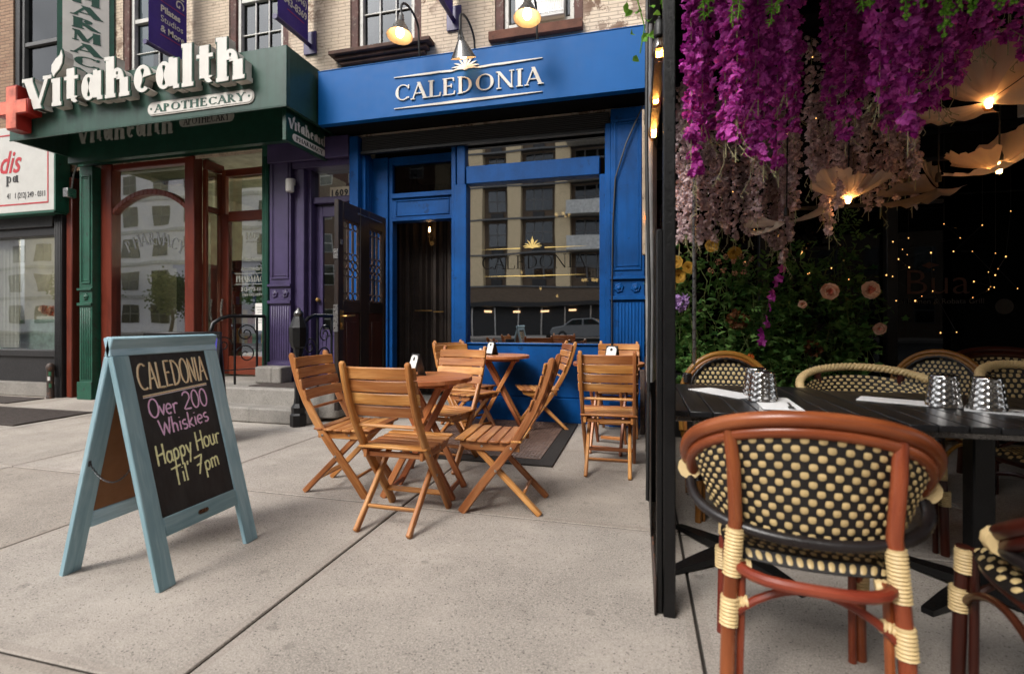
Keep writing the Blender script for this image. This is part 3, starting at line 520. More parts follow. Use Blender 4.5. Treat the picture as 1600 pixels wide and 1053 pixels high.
for k in range(4): f.box(-8.245 + k * .03, -8.23 + k * .03, FY - .102, FY - .09, .3, 3.1)
f.build('shopfront_frame', 'black_shopfront', salon, .008)
b = MB(); b.box(-14, -8.27, FY - .1, FY + .1, 0, .2); b.build('plinth', 'stoop_concrete', salon, .012)
b = MB(); b.box(-9.85, -8.35, FY + .06, FY + .075, .68, 2.38); b.box(-13.9, -9.95, FY + .06, FY + .075, .68, 2.38); b.build('display_window', 'salon_glass', salon, smooth=None)
b = MB(); b.box(-14, -8.2, FY + 3, FY + 3.1, 0, 3.3); b.box(-8.25, -8.15, FY + .2, FY + 3, 0, 3.3); b.box(-14, -8.2, FY + .2, FY + 3, 3.2, 3.3); b.box(-14, -8.2, FY + .2, FY + 3, 0, .1); b.build('interior', 'pharmacy_wall', salon)
b = MB(); b.box(-10.3, -8.42, FY + .25, FY + .6, .1, 1.14); b.build('counter', 'teal_counter', salon, .02)
t = thing('flower_arrangement', 'low arrangement of pink and orange flowers in the salon window', 'flowers', (-8.95, FY + .33, 1.14)); b = MB(); b.box(-9.2, -8.72, FY + .27, FY + .39, 1.1415, 1.19); b.build('tray', 'white_plastic', t, .005); b = MB(); rr = random.Random(2)
for k in range(30):
    x, z = -9.15 + .4 * rr.random(), 1.22 + .11 * rr.random(); Mr = T3(x, FY + .33 + rr.uniform(-.04, .04), z) @ rot(R(80), 0, rr.random() * 6); c = rr.randint(0, 2)
    for q in range(7): leafpoly(b, Mr @ rot(rz=q * .9) @ rot(rx=rr.uniform(.1, .6)), .05, .045, c)
b.build('bloom', ['peach_petal', 'orange_petal', 'rose_petal'], t, smooth=None)
b = MB(); n = 40
for i in range(n):
    x = -9.84 + i * .012; y = FY + .16 + .02 * math.sin(i * .9); b.quad((x, y, .7), (x + .012, FY + .16 + .02 * math.sin((i + 1) * .9), .7), (x + .012, FY + .16 + .02 * math.sin((i + 1) * .9), 2.4), (x, y, 2.4))
b.build('curtain', 'white_plastic', salon, smooth=80)
b = MB(); b.box(-8.09, -7.98, FY - .05, FY + .2, 0, 3.2); b.build('timber_post', 'mahogany', salon, .01)
b = MB(); b.box(-7.97, -7.88, FY + .05, FY + .3, 0, 3.3); b.box(-7.88, -7.47, FY + .1, FY + .3, 0, 3.3); b.build('black_return', 'black_plain', salon)

# --- pharmacy shopfront and the painted cream house above it
cream = thing('cream_brick_building', 'cream painted brick building over the pharmacy and the blue bar', 'building', (-3.7, FY, 0))
holes = [(-7.09, -5.97, 4.4, 6.3), (-5.27, -4.35, 4.4, 6.3), (-3.46, -2.51, 4.4, 6.3), (-1.6, -.6, 4.4, 6.3)]
b = MB(); wall_holes(b, -7.62, .35, 3.3, 9.5, holes, FY + .004); b.box(-7.62, .35, FY + .9, FY + 1, 3.3, 9.5); b.build('wall', 'cream_brick', cream, smooth=None)
sash(cream, -6.99, -6.07, 4.42, 6.28, cols=2, rows=2); sash(cream, -5.17, -4.45, 4.42, 6.28, cols=3); sash(cream, -3.36, -2.61, 4.42, 6.28, cols=3); wac = sash(cream, -1.5, -.7, 4.42, 6.28, cols=2, rows=1)
def sill(x0, x1, mat, steps):
    b = MB()
    for (z0, z1, p, dx) in steps: b.box(x0 - dx, x1 + dx, FY - p, FY + .1, z0, z1)
    b.build('sill', mat, cream, .006)
sill(-3.55, -2.46, 'brownstone_dark', [(4.25, 4.29, .06, .02), (4.292, 4.335, .10, .06), (4.337, 4.385, .15, .12)])
sill(-1.66, -.60, 'brownstone', [(4.27, 4.375, .07, 0)]); sill(-5.35, -4.28, 'brownstone', [(4.27, 4.375, .07, 0)]); sill(-7.15, -5.9, 'brownstone', [(4.27, 4.375, .07, 0)])
# pharmacy front
P = cream
b = MB()
for x0, x1 in ((-7.47, -7.27), (-5.98, -5.82)): b.box(x0, x1, FY - .02, FY + .12, .2, 3.34)
b.box(-7.27, -5.98, FY + .0, FY + .1, 3.26, 3.34); b.box(-7.27, -5.98, FY - .02, FY + .1, .2, .5)
h_ = MB(); h_.box(-7.9, -3.41, FY - .03, FY + .1, 3.345, 4.0); h_.build('dark_cover_board', 'dark_green', P);  # dark board added to cover the cream wall band under the canopy
def globe(par, x, y, z, r=.17): q = MB(); q.tube([(x, y, z + r), (x, y, z + .7)], .012, 6); h = q.build('fill_lamp', 'steel', par); q = MB(); q.lathe([(r * math.sin(math.pi * k / 10), -r * math.cos(math.pi * k / 10)) for k in range(11)], (x, y, z), 18); q.build('globe', 'fill_glow', h)
globe(P, -5.15, FY + 2.1, 2.6); globe(P, -5.5, FY + 2.75, 2.55); globe(salon, -8.9, FY + 1.0, 2.75, .14); globe(salon, -10.25, FY + 1.6, 2.5, .2); globe(salon, -13.0, FY + 1.8, 2.5, .2)  # out-of-view globes added to brighten the pharmacy and salon rooms
# arched rail
def arch(mb, x0, x1, ze, zc, w, y0, y1, n=18):
    h = zc - ze; c = (x1 - x0) / 2; r = (c * c + h * h) / (2 * h); cx, cz = (x0 + x1) / 2, zc - r; a = math.asin(c / r)
    up = [(cx + (r) * math.sin(-a + 2 * a * i / n), cz + r * math.cos(-a + 2 * a * i / n)) for i in range(n + 1)]; dn = [(x, z - w) for x, z in up]
    M = Mx((0, y1, 0), (1, 0, 0), (0, 0, 1))
    for i in range(n): mb.prism([dn[i], dn[i + 1], up[i + 1], up[i]], 0, y1 - y0, 0, M, rnd=.4)
arch(b, -7.27, -5.98, 2.70, 2.95, .075, FY - .01, FY + .09)
b.box(-5.83, -5.77, FY + .12, FY + .44, .2, .6); b.box(-5.83, -5.77, FY + .12, FY + .44, 3.2, 3.33); b.box(-5.83, -5.77, FY + .12, FY + .17, .6, 3.2); b.box(-5.83, -5.77, FY + .36, FY + .46, .6, 3.2); b.box(-5.83, -5.77, FY + .17, FY + .36, 2.62, 2.70)
b.build('mahogany_frame', 'mahogany', P, .008)
dr = MB(); DY = FY + .40; dr.box(-5.765, -5.64, DY - .03, DY + .05, .36, 2.62); dr.box(-5.765, -5.7, DY - .02, DY + .05, 2.62, 3.26); dr.box(-5.64, -4.66, DY - .03, DY + .05, 2.52, 2.66); dr.box(-5.64, -4.66, DY - .03, DY + .05, .36, .62); dr.box(-4.80, -4.66, DY - .03, DY + .05, .62, 2.52); dr.box(-5.70, -4.66, DY - .02, DY + .05, 3.16, 3.26)
do = dr.build('glazed_door', 'mahogany', P, .008)
g = MB(); g.box(-5.64, -4.80, DY, DY + .01, .62, 2.52); g.build('pane', 'shop_glass', do)
b = MB(); b.tube([(-5.70, DY - .07, 1.12), (-5.70, DY - .09, 1.25), (-5.70, DY - .07, 1.42)], .014); b.build('handle', 'steel', do)
b = MB(); F = Mx((0, DY - .004, 0), (1, 0, 0), (0, 0, 1))
X0 = -5.26
text(b, '1609', .13, F @ T3(X0, 2.26, 0), 0, .002, offset=.003, sx=.95); text(b, 'SECOND AVE.', .035, F @ T3(X0, 2.21, 0))
serif_s = [('VitaHealth', .085, 1.95), ('Apothecary I', .085, 1.82)]
for s_, h_, z_ in serif_s: text(b, s_, h_, F @ T3(X0 + .02, z_, 0), sx=.92)
b.box(-5.55, -4.98, DY - .006, DY - .004, 1.775, 1.782); b.box(-5.55, -4.98, DY - .006, DY - .004, 1.625, 1.632)
serif_text(b, 'PHARMACY', F @ T3(-5.53, 1.66, 0), .085, .52, 0, .001); text(b, '212-772-111', .072, F @ T3(X0, 1.535, 0), offset=.001); text(b, 'FREE DELIVERY', .05, F @ T3(X0, 1.465, 0), shear=.2)
b.build('door_lettering', 'window_letter', do, smooth=None)
b = MB(); b.box(-5.20, -5.05, DY - .012, DY - .006, .98, 1.36)
for k in range(7): b.box(-5.18 + .01 * (k % 3), -5.08 - .008 * (k % 2), DY - .014, DY - .012, 1.30 - k * .035, 1.306 - k * .035, 1)
b.build('notice', ['paper', 'ink'], do, smooth=None)
g = MB(); g.box(-7.27, -5.98, FY + .05, FY + .058, .5, 2.62)
g2 = MB(); g2.box(-7.27, -5.98, FY + .05, FY + .058, 2.62, 3.26); g.box(-5.805, -5.795, FY + .17, FY + .36, .6, 2.62); g2.box(-5.805, -5.795, FY + .17, FY + .36, 2.7, 3.2); g2.box(-5.65, -4.68, DY, DY + .01, 2.66, 3.16)
g.build('display_window', 'shop_glass', P, smooth=None); g2.build('transom_window', 'shop_glass', P, smooth=None)
b = MB(); F = Mx((0, FY + .046, 0), (1, 0, 0), (0, 0, 1))     # faded gold lettering on the arched window
for i, ch in enumerate('PHARMACY'):
    a = R(28 - i * 8); serif_text(b, ch, F @ T3(-6.62 - .9 * math.sin(a), 1.28 + .9 * math.cos(a), 0) @ rot(rz=a), .17, None, 0, .001)
b.build('window_lettering', 'ghost_letter', P, smooth=None)
b = MB(); b.box(-7.5, -4.7, FY + 3.0, FY + 3.1, 0, 3.4); b.box(-7.5, -7.4, FY + .2, FY + 3, 0, 3.4); b.box(-4.72, -4.6, FY + .5, FY + 3, 0, 3.4); b.box(-7.5, -4.6, FY + .5, FY + 3, .15, .34)
b.build('interior', 'pharmacy_wall', P)
b = MB(); b.box(-7.5, -4.6, FY + .12, FY + 3, 3.36, 3.42); b.build('interior_ceiling', 'pharmacy_ceiling', P)
b = MB(); b.box(-6.7, -6.2, FY + .5, FY + .9, .3, 1.9); b.box(-6.75, -6.15, FY + .48, FY + .92, 1.9, 1.95); b.build('display_cabinet', 'dark_interior', P)
paint('pack_red', (.3, .04, .03), .5); paint('pack_blue', (.03, .08, .3), .5); paint('pack_white', (.5, .5, .48), .5); paint('pack_green', (.05, .2, .1), .5); paint('pack_yellow', (.45, .3, .06), .5)
b = MB(); b.box(-6.75, -5.45, FY + 1.3, FY + 1.34, .34, 2.1, 0)
for z in (.42, .75, 1.05, 1.35, 1.65, 1.95): b.box(-6.7, -5.48, FY + 1.0, FY + 1.3, z, z + .02, 0)
for z in (.44, .77, 1.07, 1.37, 1.67):
    x = -6.68
    while x < -5.58: w = random.uniform(.04, .09); b.box(x, x + w, FY + 1.03, FY + 1.15, z + .001, z + random.uniform(.1, .24), random.randint(1, 5)); x += w + .008
b.build('medicine_shelf', ['dark_interior', 'pack_red', 'pack_blue', 'pack_white', 'pack_green', 'pack_yellow'], P)
b = MB()
for k in range(26): b.box(-5.95, -5.93, FY + .27, FY + .29, .80 + k * .034, .822 + k * .034)
b.build('led_strip', 'led_strip', P)
def moulded(mb, x0, x1, y, z0, z1, d=.014, w=.025):
    """raised picture-frame moulding on a flat face"""
    mb.box(x0, x1, y - d, y, z0, z0 + w); mb.box(x0, x1, y - d, y, z1 - w, z1); mb.box(x0, x0 + w, y - d + .001, y, z0 + w, z1 - w); mb.box(x1 - w, x1, y - d + .001, y, z0 + w, z1 - w)
def pilaster(name, mat, x0, x1, y, ztop, par, flute0=.28, flute1=1.30, nros=2, base=True):
    b = MB(); b.box(x0, x1, y, FY + .2, 0 if base else .34, ztop); w = x1 - x0
    b.box(x0 - .012, x1 + .012, y - .03, y, 1.33, 1.37); b.box(x0 - .012, x1 + .012, y - .03, y, 1.545, 1.575); b.box(x0 - .015, x1 + .015, y - .025, y, 0 if base else .34, flute0 - .03)
    n = max(4, int(w / .038))
    for k in range(n): X = x0 + .02 + (w - .04) * (k + .5) / n; b.tube([(X, y + .002, flute0), (X, y + .002, flute1)], (w - .04) / n * .36, 6)
    for k in range(nros):
        X = x0 + w * (k + .5) / nros; Mt = Mx((X, y, 1.455), (1, 0, 0), (0, 0, 1)); b.lathe([(.0, .03), (.018, .026), (.024, .014), (.04, .018), (.05, .006), (.052, 0)], (0, 0, 0), 16, 0, Mt, wob=lambda t, z: .006 * math.sin(6 * t) if z < .02 else 0)
    moulded(b, x0 + .03, x1 - .03, y, 1.64, ztop - .12); moulded(b, x0 + .055, x1 - .055, y, 1.68, ztop - .16, .008, .012)
    return b.build(name, mat, par, .004)
pilaster('pilaster', 'green_paint', -7.73, -7.49, FY - .12, 3.3, P, nros=1)
b = MB(); b.box(-4.665, -4.575, FY - .10, FY + .14, .17, 3.34); b.box(-4.69, -4.665, FY - .06, FY + .1, .17, 3.34)
for k in range(3): b.box(-4.655 + k * .027, -4.64 + k * .027, FY - .112, FY - .1, .4, 3.2)
b.build('door_post', 'green_paint', P, .006)
pilaster('pilaster', 'purple_paint', -4.565, -4.25, FY - .08, 3.42, P, flute0=.62, base=False)
# purple street door, number plate
b = MB(); b.box(-4.25, -4.18, FY - .02, FY + .2, .34, 3.2); b.box(-4.18, -4.08, FY - .05, FY + .2, .34, 3.2); b.box(-4.08, -4.03, FY + .02, FY + .2, .34, 3.2); b.box(-3.47, -3.41, FY - .0, FY + .2, .0, 3.36)
b.box(-4.57, -3.41, FY - .12, FY + .2, 3.1, 3.36); b.box(-4.25, -3.41, FY - .06, FY + .2, 3.02, 3.1); b.box(-4.03, -3.47, FY + .06, FY + .2, 2.60, 2.68); b.build('entry_frame', 'purple_paint', P, .006)
b = MB(); y = FY + .12; b.box(-4.03, -3.93, y, y + .05, .36, 2.58); b.box(-3.56, -3.47, y, y + .05, .36, 2.58); b.box(-3.93, -3.56, y, y + .05, 2.44, 2.58); b.box(-3.93, -3.56, y, y + .05, .36, 1.0); moulded(b, -3.9, -3.59, y, .45, .95); pd = b.build('purple_door', 'purple_paint', P, .005)
b = MB(); b.box(-3.93, -3.56, y + .02, y + .028, 1.0, 2.44); b.build('pane', 'shop_glass', pd); b = MB(); b.lathe([(0, .06), (.022, .055), (.026, .03), (.012, .02), (.02, 0)], (0, 0, 0), 14, 0, Mx((-3.98, y, 1.38), (1, 0, 0), (0, 0, 1))); b.build('knob', 'brass', pd)
b = MB(); b.box(-4.03, -3.47, FY + .1, FY + .108, 2.68, 3.02); b.build('transom_window', 'shop_glass', P, smooth=None)
b = MB(); b.box(-4.1, -3.4, FY + .9, FY + .95, .3, 3.2); b.box(-4.1, -3.4, FY + .2, FY + .9, 3.1, 3.2); b.build('hallway', 'curtain_brown', P)
b = MB(); b.box(-3.80, -3.53, FY + .085, FY + .096, 2.66, 2.80)
for k, c in enumerate('1609'): text(b, c, .105, Mx((-3.765 + k * .066, FY + .084, 2.69), (1, 0, 0), (0, 0, 1)), 1, .003, offset=.004)
b.build('number_plate', ['plate_gold', 'ink'], P, smooth=None)
# stoop in front of the purple door
b = MB()
def slab(mb, x0, x1, y0, y1, z0, z1, r, jag=.006):
    pts = [(x0, y1)]; n = 6
    for i in range(n + 1): a = math.pi + (math.pi / 2) * i / n; pts.append((x0 + r + r * math.cos(a), y0 + r + r * math.sin(a)))
    m = 14
    for i in range(1, m): pts.append((x0 + r + (x1 - x0 - 2 * r) * i / m, y0 + random.uniform(-jag, jag)))
    for i in range(n + 1): a = 1.5 * math.pi + (math.pi / 2) * i / n; pts.append((x1 - r + r * math.cos(a), y0 + r + r * math.sin(a)))
    pts.append((x1, y1)); mb.prism(pts, z0, z1)
slab(b, -5.0, -3.42, 4.53, 4.86, 0, .165, .06); slab(b, -4.95, -3.22, 4.75, FY - .1, .04, .345, .10); slab(b, -4.60, -4.22, FY - .3, FY - .085, .345, .55, .03); b.box(-5.8, -4.3, FY - .1, FY + .5, .02, .335)
st = b.build('stoop', 'stoop_concrete', None, .018, seg=2); tag(st, 'worn concrete two-step stoop below the purple street door', 'steps')
b = MB(); b.box(-4.45, -3.6, 4.86, FY - .15, .345, .356); tag(b.build('door_mat', 'mat_rubber', None, .003), 'dark rubber mat on the top step of the stoop', 'mat')
# iron railings and newel
t = thing('newel_post', 'black cast iron newel post with octagonal lantern head beside the stoop', 'post', (-3.5, 4.52, 0))
b = MB(); b.lathe([(.085, .0), (.085, .12), (.07, .14), (.075, .2), (.05, .24), (.042, .3), (.04, .75), (.05, .77), (.055, .82), (.075, .84), (.092, .9), (.095, 1.04), (.07, 1.1), (.06, 1.13), (.045, 1.16)], (-3.5, 4.52, 0), 8); b.build('shaft', 'black_paint', t, .004, smooth=20)
b = MB(); b.lathe([(.045, 1.16), (.05, 1.18), (.045, 1.205), (.025, 1.225), (.018, 1.24), (0, 1.255)], (-3.5, 4.52, 0), 16); b.build('finial', 'gun_metal', t)
def scroll(mb, M, r0, turns, r=.008, n=40, flip=1):
    mb.tube([M @ Vector((flip * (r0 * (1 - .8 * i / n)) * math.cos(turns * 2 * math.pi * i / n), (r0 * (1 - .8 * i / n)) * math.sin(turns * 2 * math.pi * i / n), 0)) for i in range(n + 1)], r, 6)
def railing(name, label, x, y0, y1, x1=None):
    x1 = x if x1 is None else x1; t = thing(name, label, 'railing', (x, y0, 0)); d = Vector((x1 - x, y1 - y0, 0)); u = d.normalized(); l = d.length
    pt = lambda s, z: (x + u.x * s, y0 + u.y * s, z)
    b = MB(); b.tube([pt(0, 1.0), pt(.02, 1.08), pt(.1, 1.14), pt(.2, 1.17), pt(l, 1.17)], .022, 10); b.build('handrail', 'black_paint', t)
    b = MB()
    for s in (0.0, .26, .52, l): b.box(-.011, .011, -.011, .011, .18, 1.16 if s else 1.02, 0, T3(*pt(s, 0)))
    b.tube([pt(0, .52), pt(l, .52)], .008, 6); b.build('baluster', 'black_paint', t, .003)
    b = MB(); M = lambda s, z: Mx(pt(s, z), tuple(u), (0, 0, 1)); scroll(b, M(.39, .96), .115, 1.5); scroll(b, M(.39, .70), .125, 1.35, flip=-1); scroll(b, M(.13, .83), .10, 1.4); b.build('scroll', 'black_paint', t)
railing('stoop_railing', 'black wrought iron railing with scrolls before the pharmacy door', -4.86, 4.74, FY - .12, -4.6)
railing('stoop_railing', 'short black iron railing between the newel post and the purple door', -3.50, 4.58, FY - .05, -3.50)

# ------------------------------------------------------------------ the blue bar front
CY = 5.0
BL = 'blue_paint'; DYR = FY + .20
b = MB()
b.box(-3.41 + .0, -3.29, FY - .10, FY + .2, .0, 3.34)                                        # left post
b.box(-2.075, -1.93, FY - .05, FY + .14, .0, 2.68); b.box(-2.05, -1.95, FY - .03, FY + .14, 2.68, 3.16)
b.box(-1.93, -.42, FY - .045, FY + .14, 2.68, 2.88); b.box(-.42, -.33, FY - .05, FY + .14, .0, 2.68); b.box(-.36, -.30, FY - .09, FY + .14, 0, 3.2)
b.box(-1.93, -.42, FY - .02, FY + .14, .27, .845); b.box(-1.93, -.42, FY - .05, FY + .14, .0, .265); b.box(-1.93, -.42, FY - .04, FY + .12, .845, .862)
b.build('shopfront_frame', BL, P, .006)
b = MB()                                                                                     # recessed doorway
b.box(-3.29, -3.24, FY - .02, DYR + .3, 0, 3.14)
for k in range(4): b.box(-3.24, -3.228, FY + .03 + k * .05, FY + .05 + k * .05, .3, 3.1)
b.box(-3.24, -3.03, DYR - .05, DYR + .1, 0, 3.14); b.box(-3.03, -2.98, DYR - .02, DYR + .1, 0, 3.14); b.box(-2.13, -2.075, FY - .0, DYR + .1, 0, 3.14)
b.box(-2.98, -2.13, DYR - .03, DYR + .1, 2.37, 2.62); b.box(-2.98, -2.13, DYR - .06, DYR + .1, 2.62, 2.68); b.box(-2.98, -2.13, DYR - .045, DYR + .1, 2.34, 2.37); moulded(b, -2.93, -2.22, DYR - .03, 2.40, 2.60, .012, .018); b.box(-2.98, -2.13, DYR - .03, DYR + .1, 3.05, 3.14)
b.build('doorway_frame', BL, P, .005)
b = MB(); b.box(-2.98, -2.13, DYR + .03, DYR + .04, 2.68, 3.05); b.build('transom_window', 'dark_glass', P, smooth=None)
b = MB(); b.box(-3.24, -2.075, FY - .05, DYR + .3, 0, .16); b.build('doorstep', 'stoop_concrete', P, .01)
b = MB(); b.box(-1.93, -.42, FY + .03, FY + .04, .862, 2.68); b.build('display_window', 'tinted_glass', P, smooth=None)
b = MB(); b.box(-1.95, -.36, FY + .03, FY + .04, 2.88, 3.16); b.build('transom_window', 'tinted_glass', P, smooth=None)
b = MB(); F = Mx((-1.17, FY + .026, 0), (1, 0, 0), (0, 0, 1))                               # gold crest and lines on the glass
def crest(mb, M, s, z0, z1, mi=0):
    def leaf(a, l, w, bx=0, by=0, curl=0):
        n = 8; L_, R_ = [], []
        for i in range(n + 1):
            t = i / n; an = a + curl * t * t; x = bx + l * t * math.sin(a + curl * t * .6); y = by + l * t * math.cos(a + curl * t * .6); ww = w * math.sin(math.pi * min(1, t * .94 + .06)) ** .8 * (1 - .35 * t)
            L_.append((x - ww * math.cos(an), y + ww * math.sin(an))); R_.append((x + ww * math.cos(an), y - ww * math.sin(an)))
        mb.prism([(x * s, y * s) for x, y in R_ + list(reversed(L_))], z0, z1 + random.random() * .0006, mi, M)
    leaf(0, .9, .085, 0, .08)
    for sg in (-1, 1):
        leaf(sg * .42, .72, .07, sg * .05, .06, sg * .35); leaf(sg * .80, .70, .065, sg * .08, .04, sg * .5); leaf(sg * 1.12, .78, .06, sg * .10, .02, sg * .55); leaf(sg * 1.42, .62, .05, sg * .12, 0, sg * .3); leaf(sg * .2, .45, .06, sg * .06, .3, -sg * .2)
    mb.prism([(-.16 * s, .1 * s), (-.2 * s, -.02 * s), (0, -.1 * s), (.2 * s, -.02 * s), (.16 * s, .1 * s), (0, .2 * s)], z0, z1 + .0007, mi, M)
crest(b, F @ T3(.0, 1.935, 0), .13, 0, .001)
for z, w in ((1.93, .006), (1.62, .006)):
    b.prism([(-.62, z), (-.14, z + w), (-.14, z - w)], 0, .001, 0, F); b.prism([(.62, z), (.14, z - w), (.14, z + w)], 0, .001, 0, F)
b.prism([(-.14, 1.622), (.14, 1.622), (.14, 1.612), (-.14, 1.612)], 0, .001, 0, F)
b.build('window_crest', 'gold_leaf', P, smooth=None)
b = MB(); serif_text(b, 'CALEDONIA', F @ T3(-.60, 1.70, 0), .15, 1.2, 0, .001, T=.075, t=.03); b.build('window_lettering', 'matte_black', P, smooth=None)
pilaster('pilaster', BL, -.30, .045, FY - .10, 3.34, P, flute0=.30)
b = MB(); b.box(-3.6, .05, CY + .09, FY + .3, 3.385, 3.42); b.box(-3.6, .05, FY + .2, FY + .3, 3.42, 4.0); b.build('recess_shade_sheet', 'matte_black', P)  # matte black sheet stands for the shade in the recess under the sign
b = MB(); b.box(-3.26, -.32, FY - .02, FY + .06, 3.16, 3.34)
for k in range(9): b.tube([(-3.26, FY - .05 + .004 * (k % 2), 3.165 + k * .02), (-.32, FY - .05 + .004 * (k % 2), 3.165 + k * .02)], .0115, 8)
b.box(-3.27, -.31, FY - .075, FY - .02, 3.125, 3.155); b.build('roller_shutter', 'black_paint', P, smooth=40)
# dark room behind the glass
b = MB(); b.box(-3.3, .3, FY + 4, FY + 4.1, 0, 3.4); b.box(-3.4, -3.3, FY + .5, FY + 4, 0, 3.4); b.box(.2, .3, FY + .2, FY + 4, 0, 3.4); b.box(-3.4, .3, FY + .5, FY + 4, 3.3, 3.4); b.box(-3.4, .3, FY + .5, FY + 4, 0, .16); b.build('interior', 'dark_interior', P)
b = MB(); b.box(-2.10, -1.95, FY + .15, FY + 1.4, .16, 3.3); b.build('partition', 'dark_interior', P)
b = MB(); n = 90; cy = FY + .62
Pn = [(-3.28 + 1.2 * i / n, cy + .028 * math.sin(i * .82 + .6 * math.sin(i * .31)) + .012 * math.sin(i * 2.1)) for i in range(n + 1)]
for i in range(n): b.quad((*Pn[i], .17), (*Pn[i + 1], .17), (*Pn[i + 1], 3.0), (*Pn[i], 3.0))
cu = b.build('door_curtain', 'curtain_brown', P, smooth=80)
b = MB(); b.box(-2.86, -2.62, cy - .06, cy - .04, 1.24, 1.255); b.box(-2.60, -2.46, cy - .06, cy - .04, 1.225, 1.24); b.build('curtain_rail', 'brass', P, smooth=None)
t = thing('wall_sconce', 'small brass candle sconce glowing inside the open bar doorway', 'lamp', (-2.62, cy - .1, 2.2))
b = MB(); b.tube([(-2.62, cy - .04, 2.12), (-2.62, cy - .1, 2.10), (-2.62, cy - .13, 2.14), (-2.62, cy - .13, 2.2)], .006, 6); b.lathe([(.02, 0), (.02, .01), (.008, .01), (.008, .06)], (-2.62, cy - .13, 2.19), 10); b.lathe([(.03, 0), (.03, .01)], (0, 0, 0), 12, 0, Mx((-2.62, cy - .05, 2.12), (1, 0, 0), (0, 0, 1))); b.build('bracket', 'brass', t)
b = MB(); b.lathe([(.006, 0), (.014, .02), (.01, .045), (0, .07)], (-2.62, cy - .13, 2.255), 10); b.build('flame_bulb', 'bulb_hot', t)
def pendant(x, y, z, label, n=1, r=.02):
    t = thing('pendant_lamp', label, 'lamp', (x, y, z), 0, 'lamps glowing inside the bar'); b = MB()
    b.tube([(x, y, 3.3), (x, y, z + .06)], .004, 5); b.lathe([(.01, .06), (.025, .05), (.02, .02)], (x, y, z), 10); b.build('stem', 'brass', t); b = MB()
    for k in range(n): a = 6.28 * k / max(1, n); q = .1 if n > 1 else 0; b.lathe([(0, -r * 1.3), (r * .8, -r * .6), (r, 0), (r * .6, r)], (x + q * math.cos(a), y + q * math.sin(a), z), 10)
    b.build('bulb', 'bulb_hot', t)
    if n > 1:
        b = MB()
        for k in range(n): a = 6.28 * k / n; b.tube([(x, y, z + .05), (x + .07 * math.cos(a), y + .07 * math.sin(a), z - .03), (x + .1 * math.cos(a), y + .1 * math.sin(a), z - .015)], .005, 5)
        b.build('arm', 'brass', t)
pendant(-.72, 7.4, 1.72, 'lit cluster chandelier low in the right of the bar window', 6, .022); pendant(-1.1, 7.2, 2.66, 'bright lamp high in the bar window behind the glass', 5, .02)
pendant(-1.66, 7.0, 1.82, 'single small bulb upper left of the three inside the bar', 1); pendant(-1.44, 7.3, 1.60, 'single small bulb in the middle of the bar window', 1); pendant(-1.14, 7.0, 1.47, 'single small bulb lowest of the three inside the bar', 1)
# white unit above the door
b = MB(); b.box(-2.72, -2.36, DYR + .12, DYR + .3, 2.86, 3.04); b.build('air_curtain', 'white_plastic', P, .015)
# open door leaf
b = MB(); xd = -2.99; t0, t1 = 4.47, 5.46; th = .05
zs = (.19, .30, 1.22, 1.33, 2.18, 2.36)
for y0, y1 in ((4.47, 4.56), (4.89, 5.07), (5.39, 5.46)): b.box(xd - th, xd, y0, y1, .19, 2.36)
for y0, y1 in ((4.56, 4.89), (5.07, 5.39)):
    for z0, z1 in ((.19, .32), (1.20, 1.32), (2.17, 2.36)): b.box(xd - th + .001, xd - .001, y0, y1, z0, z1)
od = b.build('open_door', 'old_door', P, .006)
b = MB()
for y0, y1 in ((4.56, 4.89), (5.07, 5.39)):
    b.box(xd - .035, xd - .016, y0, y1, .32, 1.20); b.box(xd - .016, xd - .006, y0 + .07, y1 - .07, .42, 1.10)
b.build('lower_panel', 'old_door_panel', od, .012)
for y0, y1 in ((4.58, 4.87), (5.09, 5.37)):
    g = MB(); F = Mx((xd - .025, 0, 0), (0, 1, 0), (0, 0, 1))
    for k in range(3):
        cx = y0 + (y1 - y0) * (k + .5) / 3; w = (y1 - y0) / 6
        for i in range(10):
            cz = 1.37 + i * .084
            if i in (3, 4, 5, 0, 9): g.tube([F @ Vector((cx + w * .86 * math.cos(a), cz + .04 * math.sin(a), 0)) for a in [6.28 * q / 12 for q in range(12)]], .008, 6, closed=True)
            else:
                for sx in (-1, 1): g.tube([F @ Vector((cx + sx * w * .75, cz - .042, 0)), F @ Vector((cx + sx * w * .75, cz + .042, 0))], .008, 6)
    g.box(xd - .035, xd - .008, y0 - .02, y0, 1.32, 2.17); g.box(xd - .035, xd - .008, y1, y1 + .02, 1.32, 2.17); g.box(xd - .034, xd - .009, y0, y1, 1.32, 1.335); g.box(xd - .034, xd - .009, y0, y1, 2.155, 2.17)
    g.build('iron_grille', 'rust_metal', od)
b = MB(); b.tube([(xd, 4.53, 1.16), (xd + .06, 4.53, 1.16), (xd + .075, 4.56, 1.165), (xd + .07, 4.66, 1.17)], .011, 8); b.lathe([(.03, 0), (.03, .012), (.016, .02)], (0, 0, 0), 14, 0, Mx((xd, 4.53, 1.07), (0, 1, 0), (0, 0, 1))); b.box(xd, xd + .006, 4.50, 4.56, 1.02, 1.22); b.build('handle', 'brass', od)
b = MB(); b.box(xd, xd + .015, 4.5, 4.53, 1.9, 1.95); b.box(xd - .052, xd - .0, 4.462, 4.47, 1.0, 1.28); b.box(xd - .052, xd, 4.462, 4.47, 1.75, 1.85); b.build('latch_plate', 'steel', od, smooth=None)
b = MB(); b.tube([(xd + .01, 4.84, 2.28), (xd + .03, 5.3, 2.27)], .006, 6); b.tube([(xd + .01, 4.84, 2.28), (xd, 4.84, 2.28)], .012, 6); b.build('door_closer', 'steel', od)

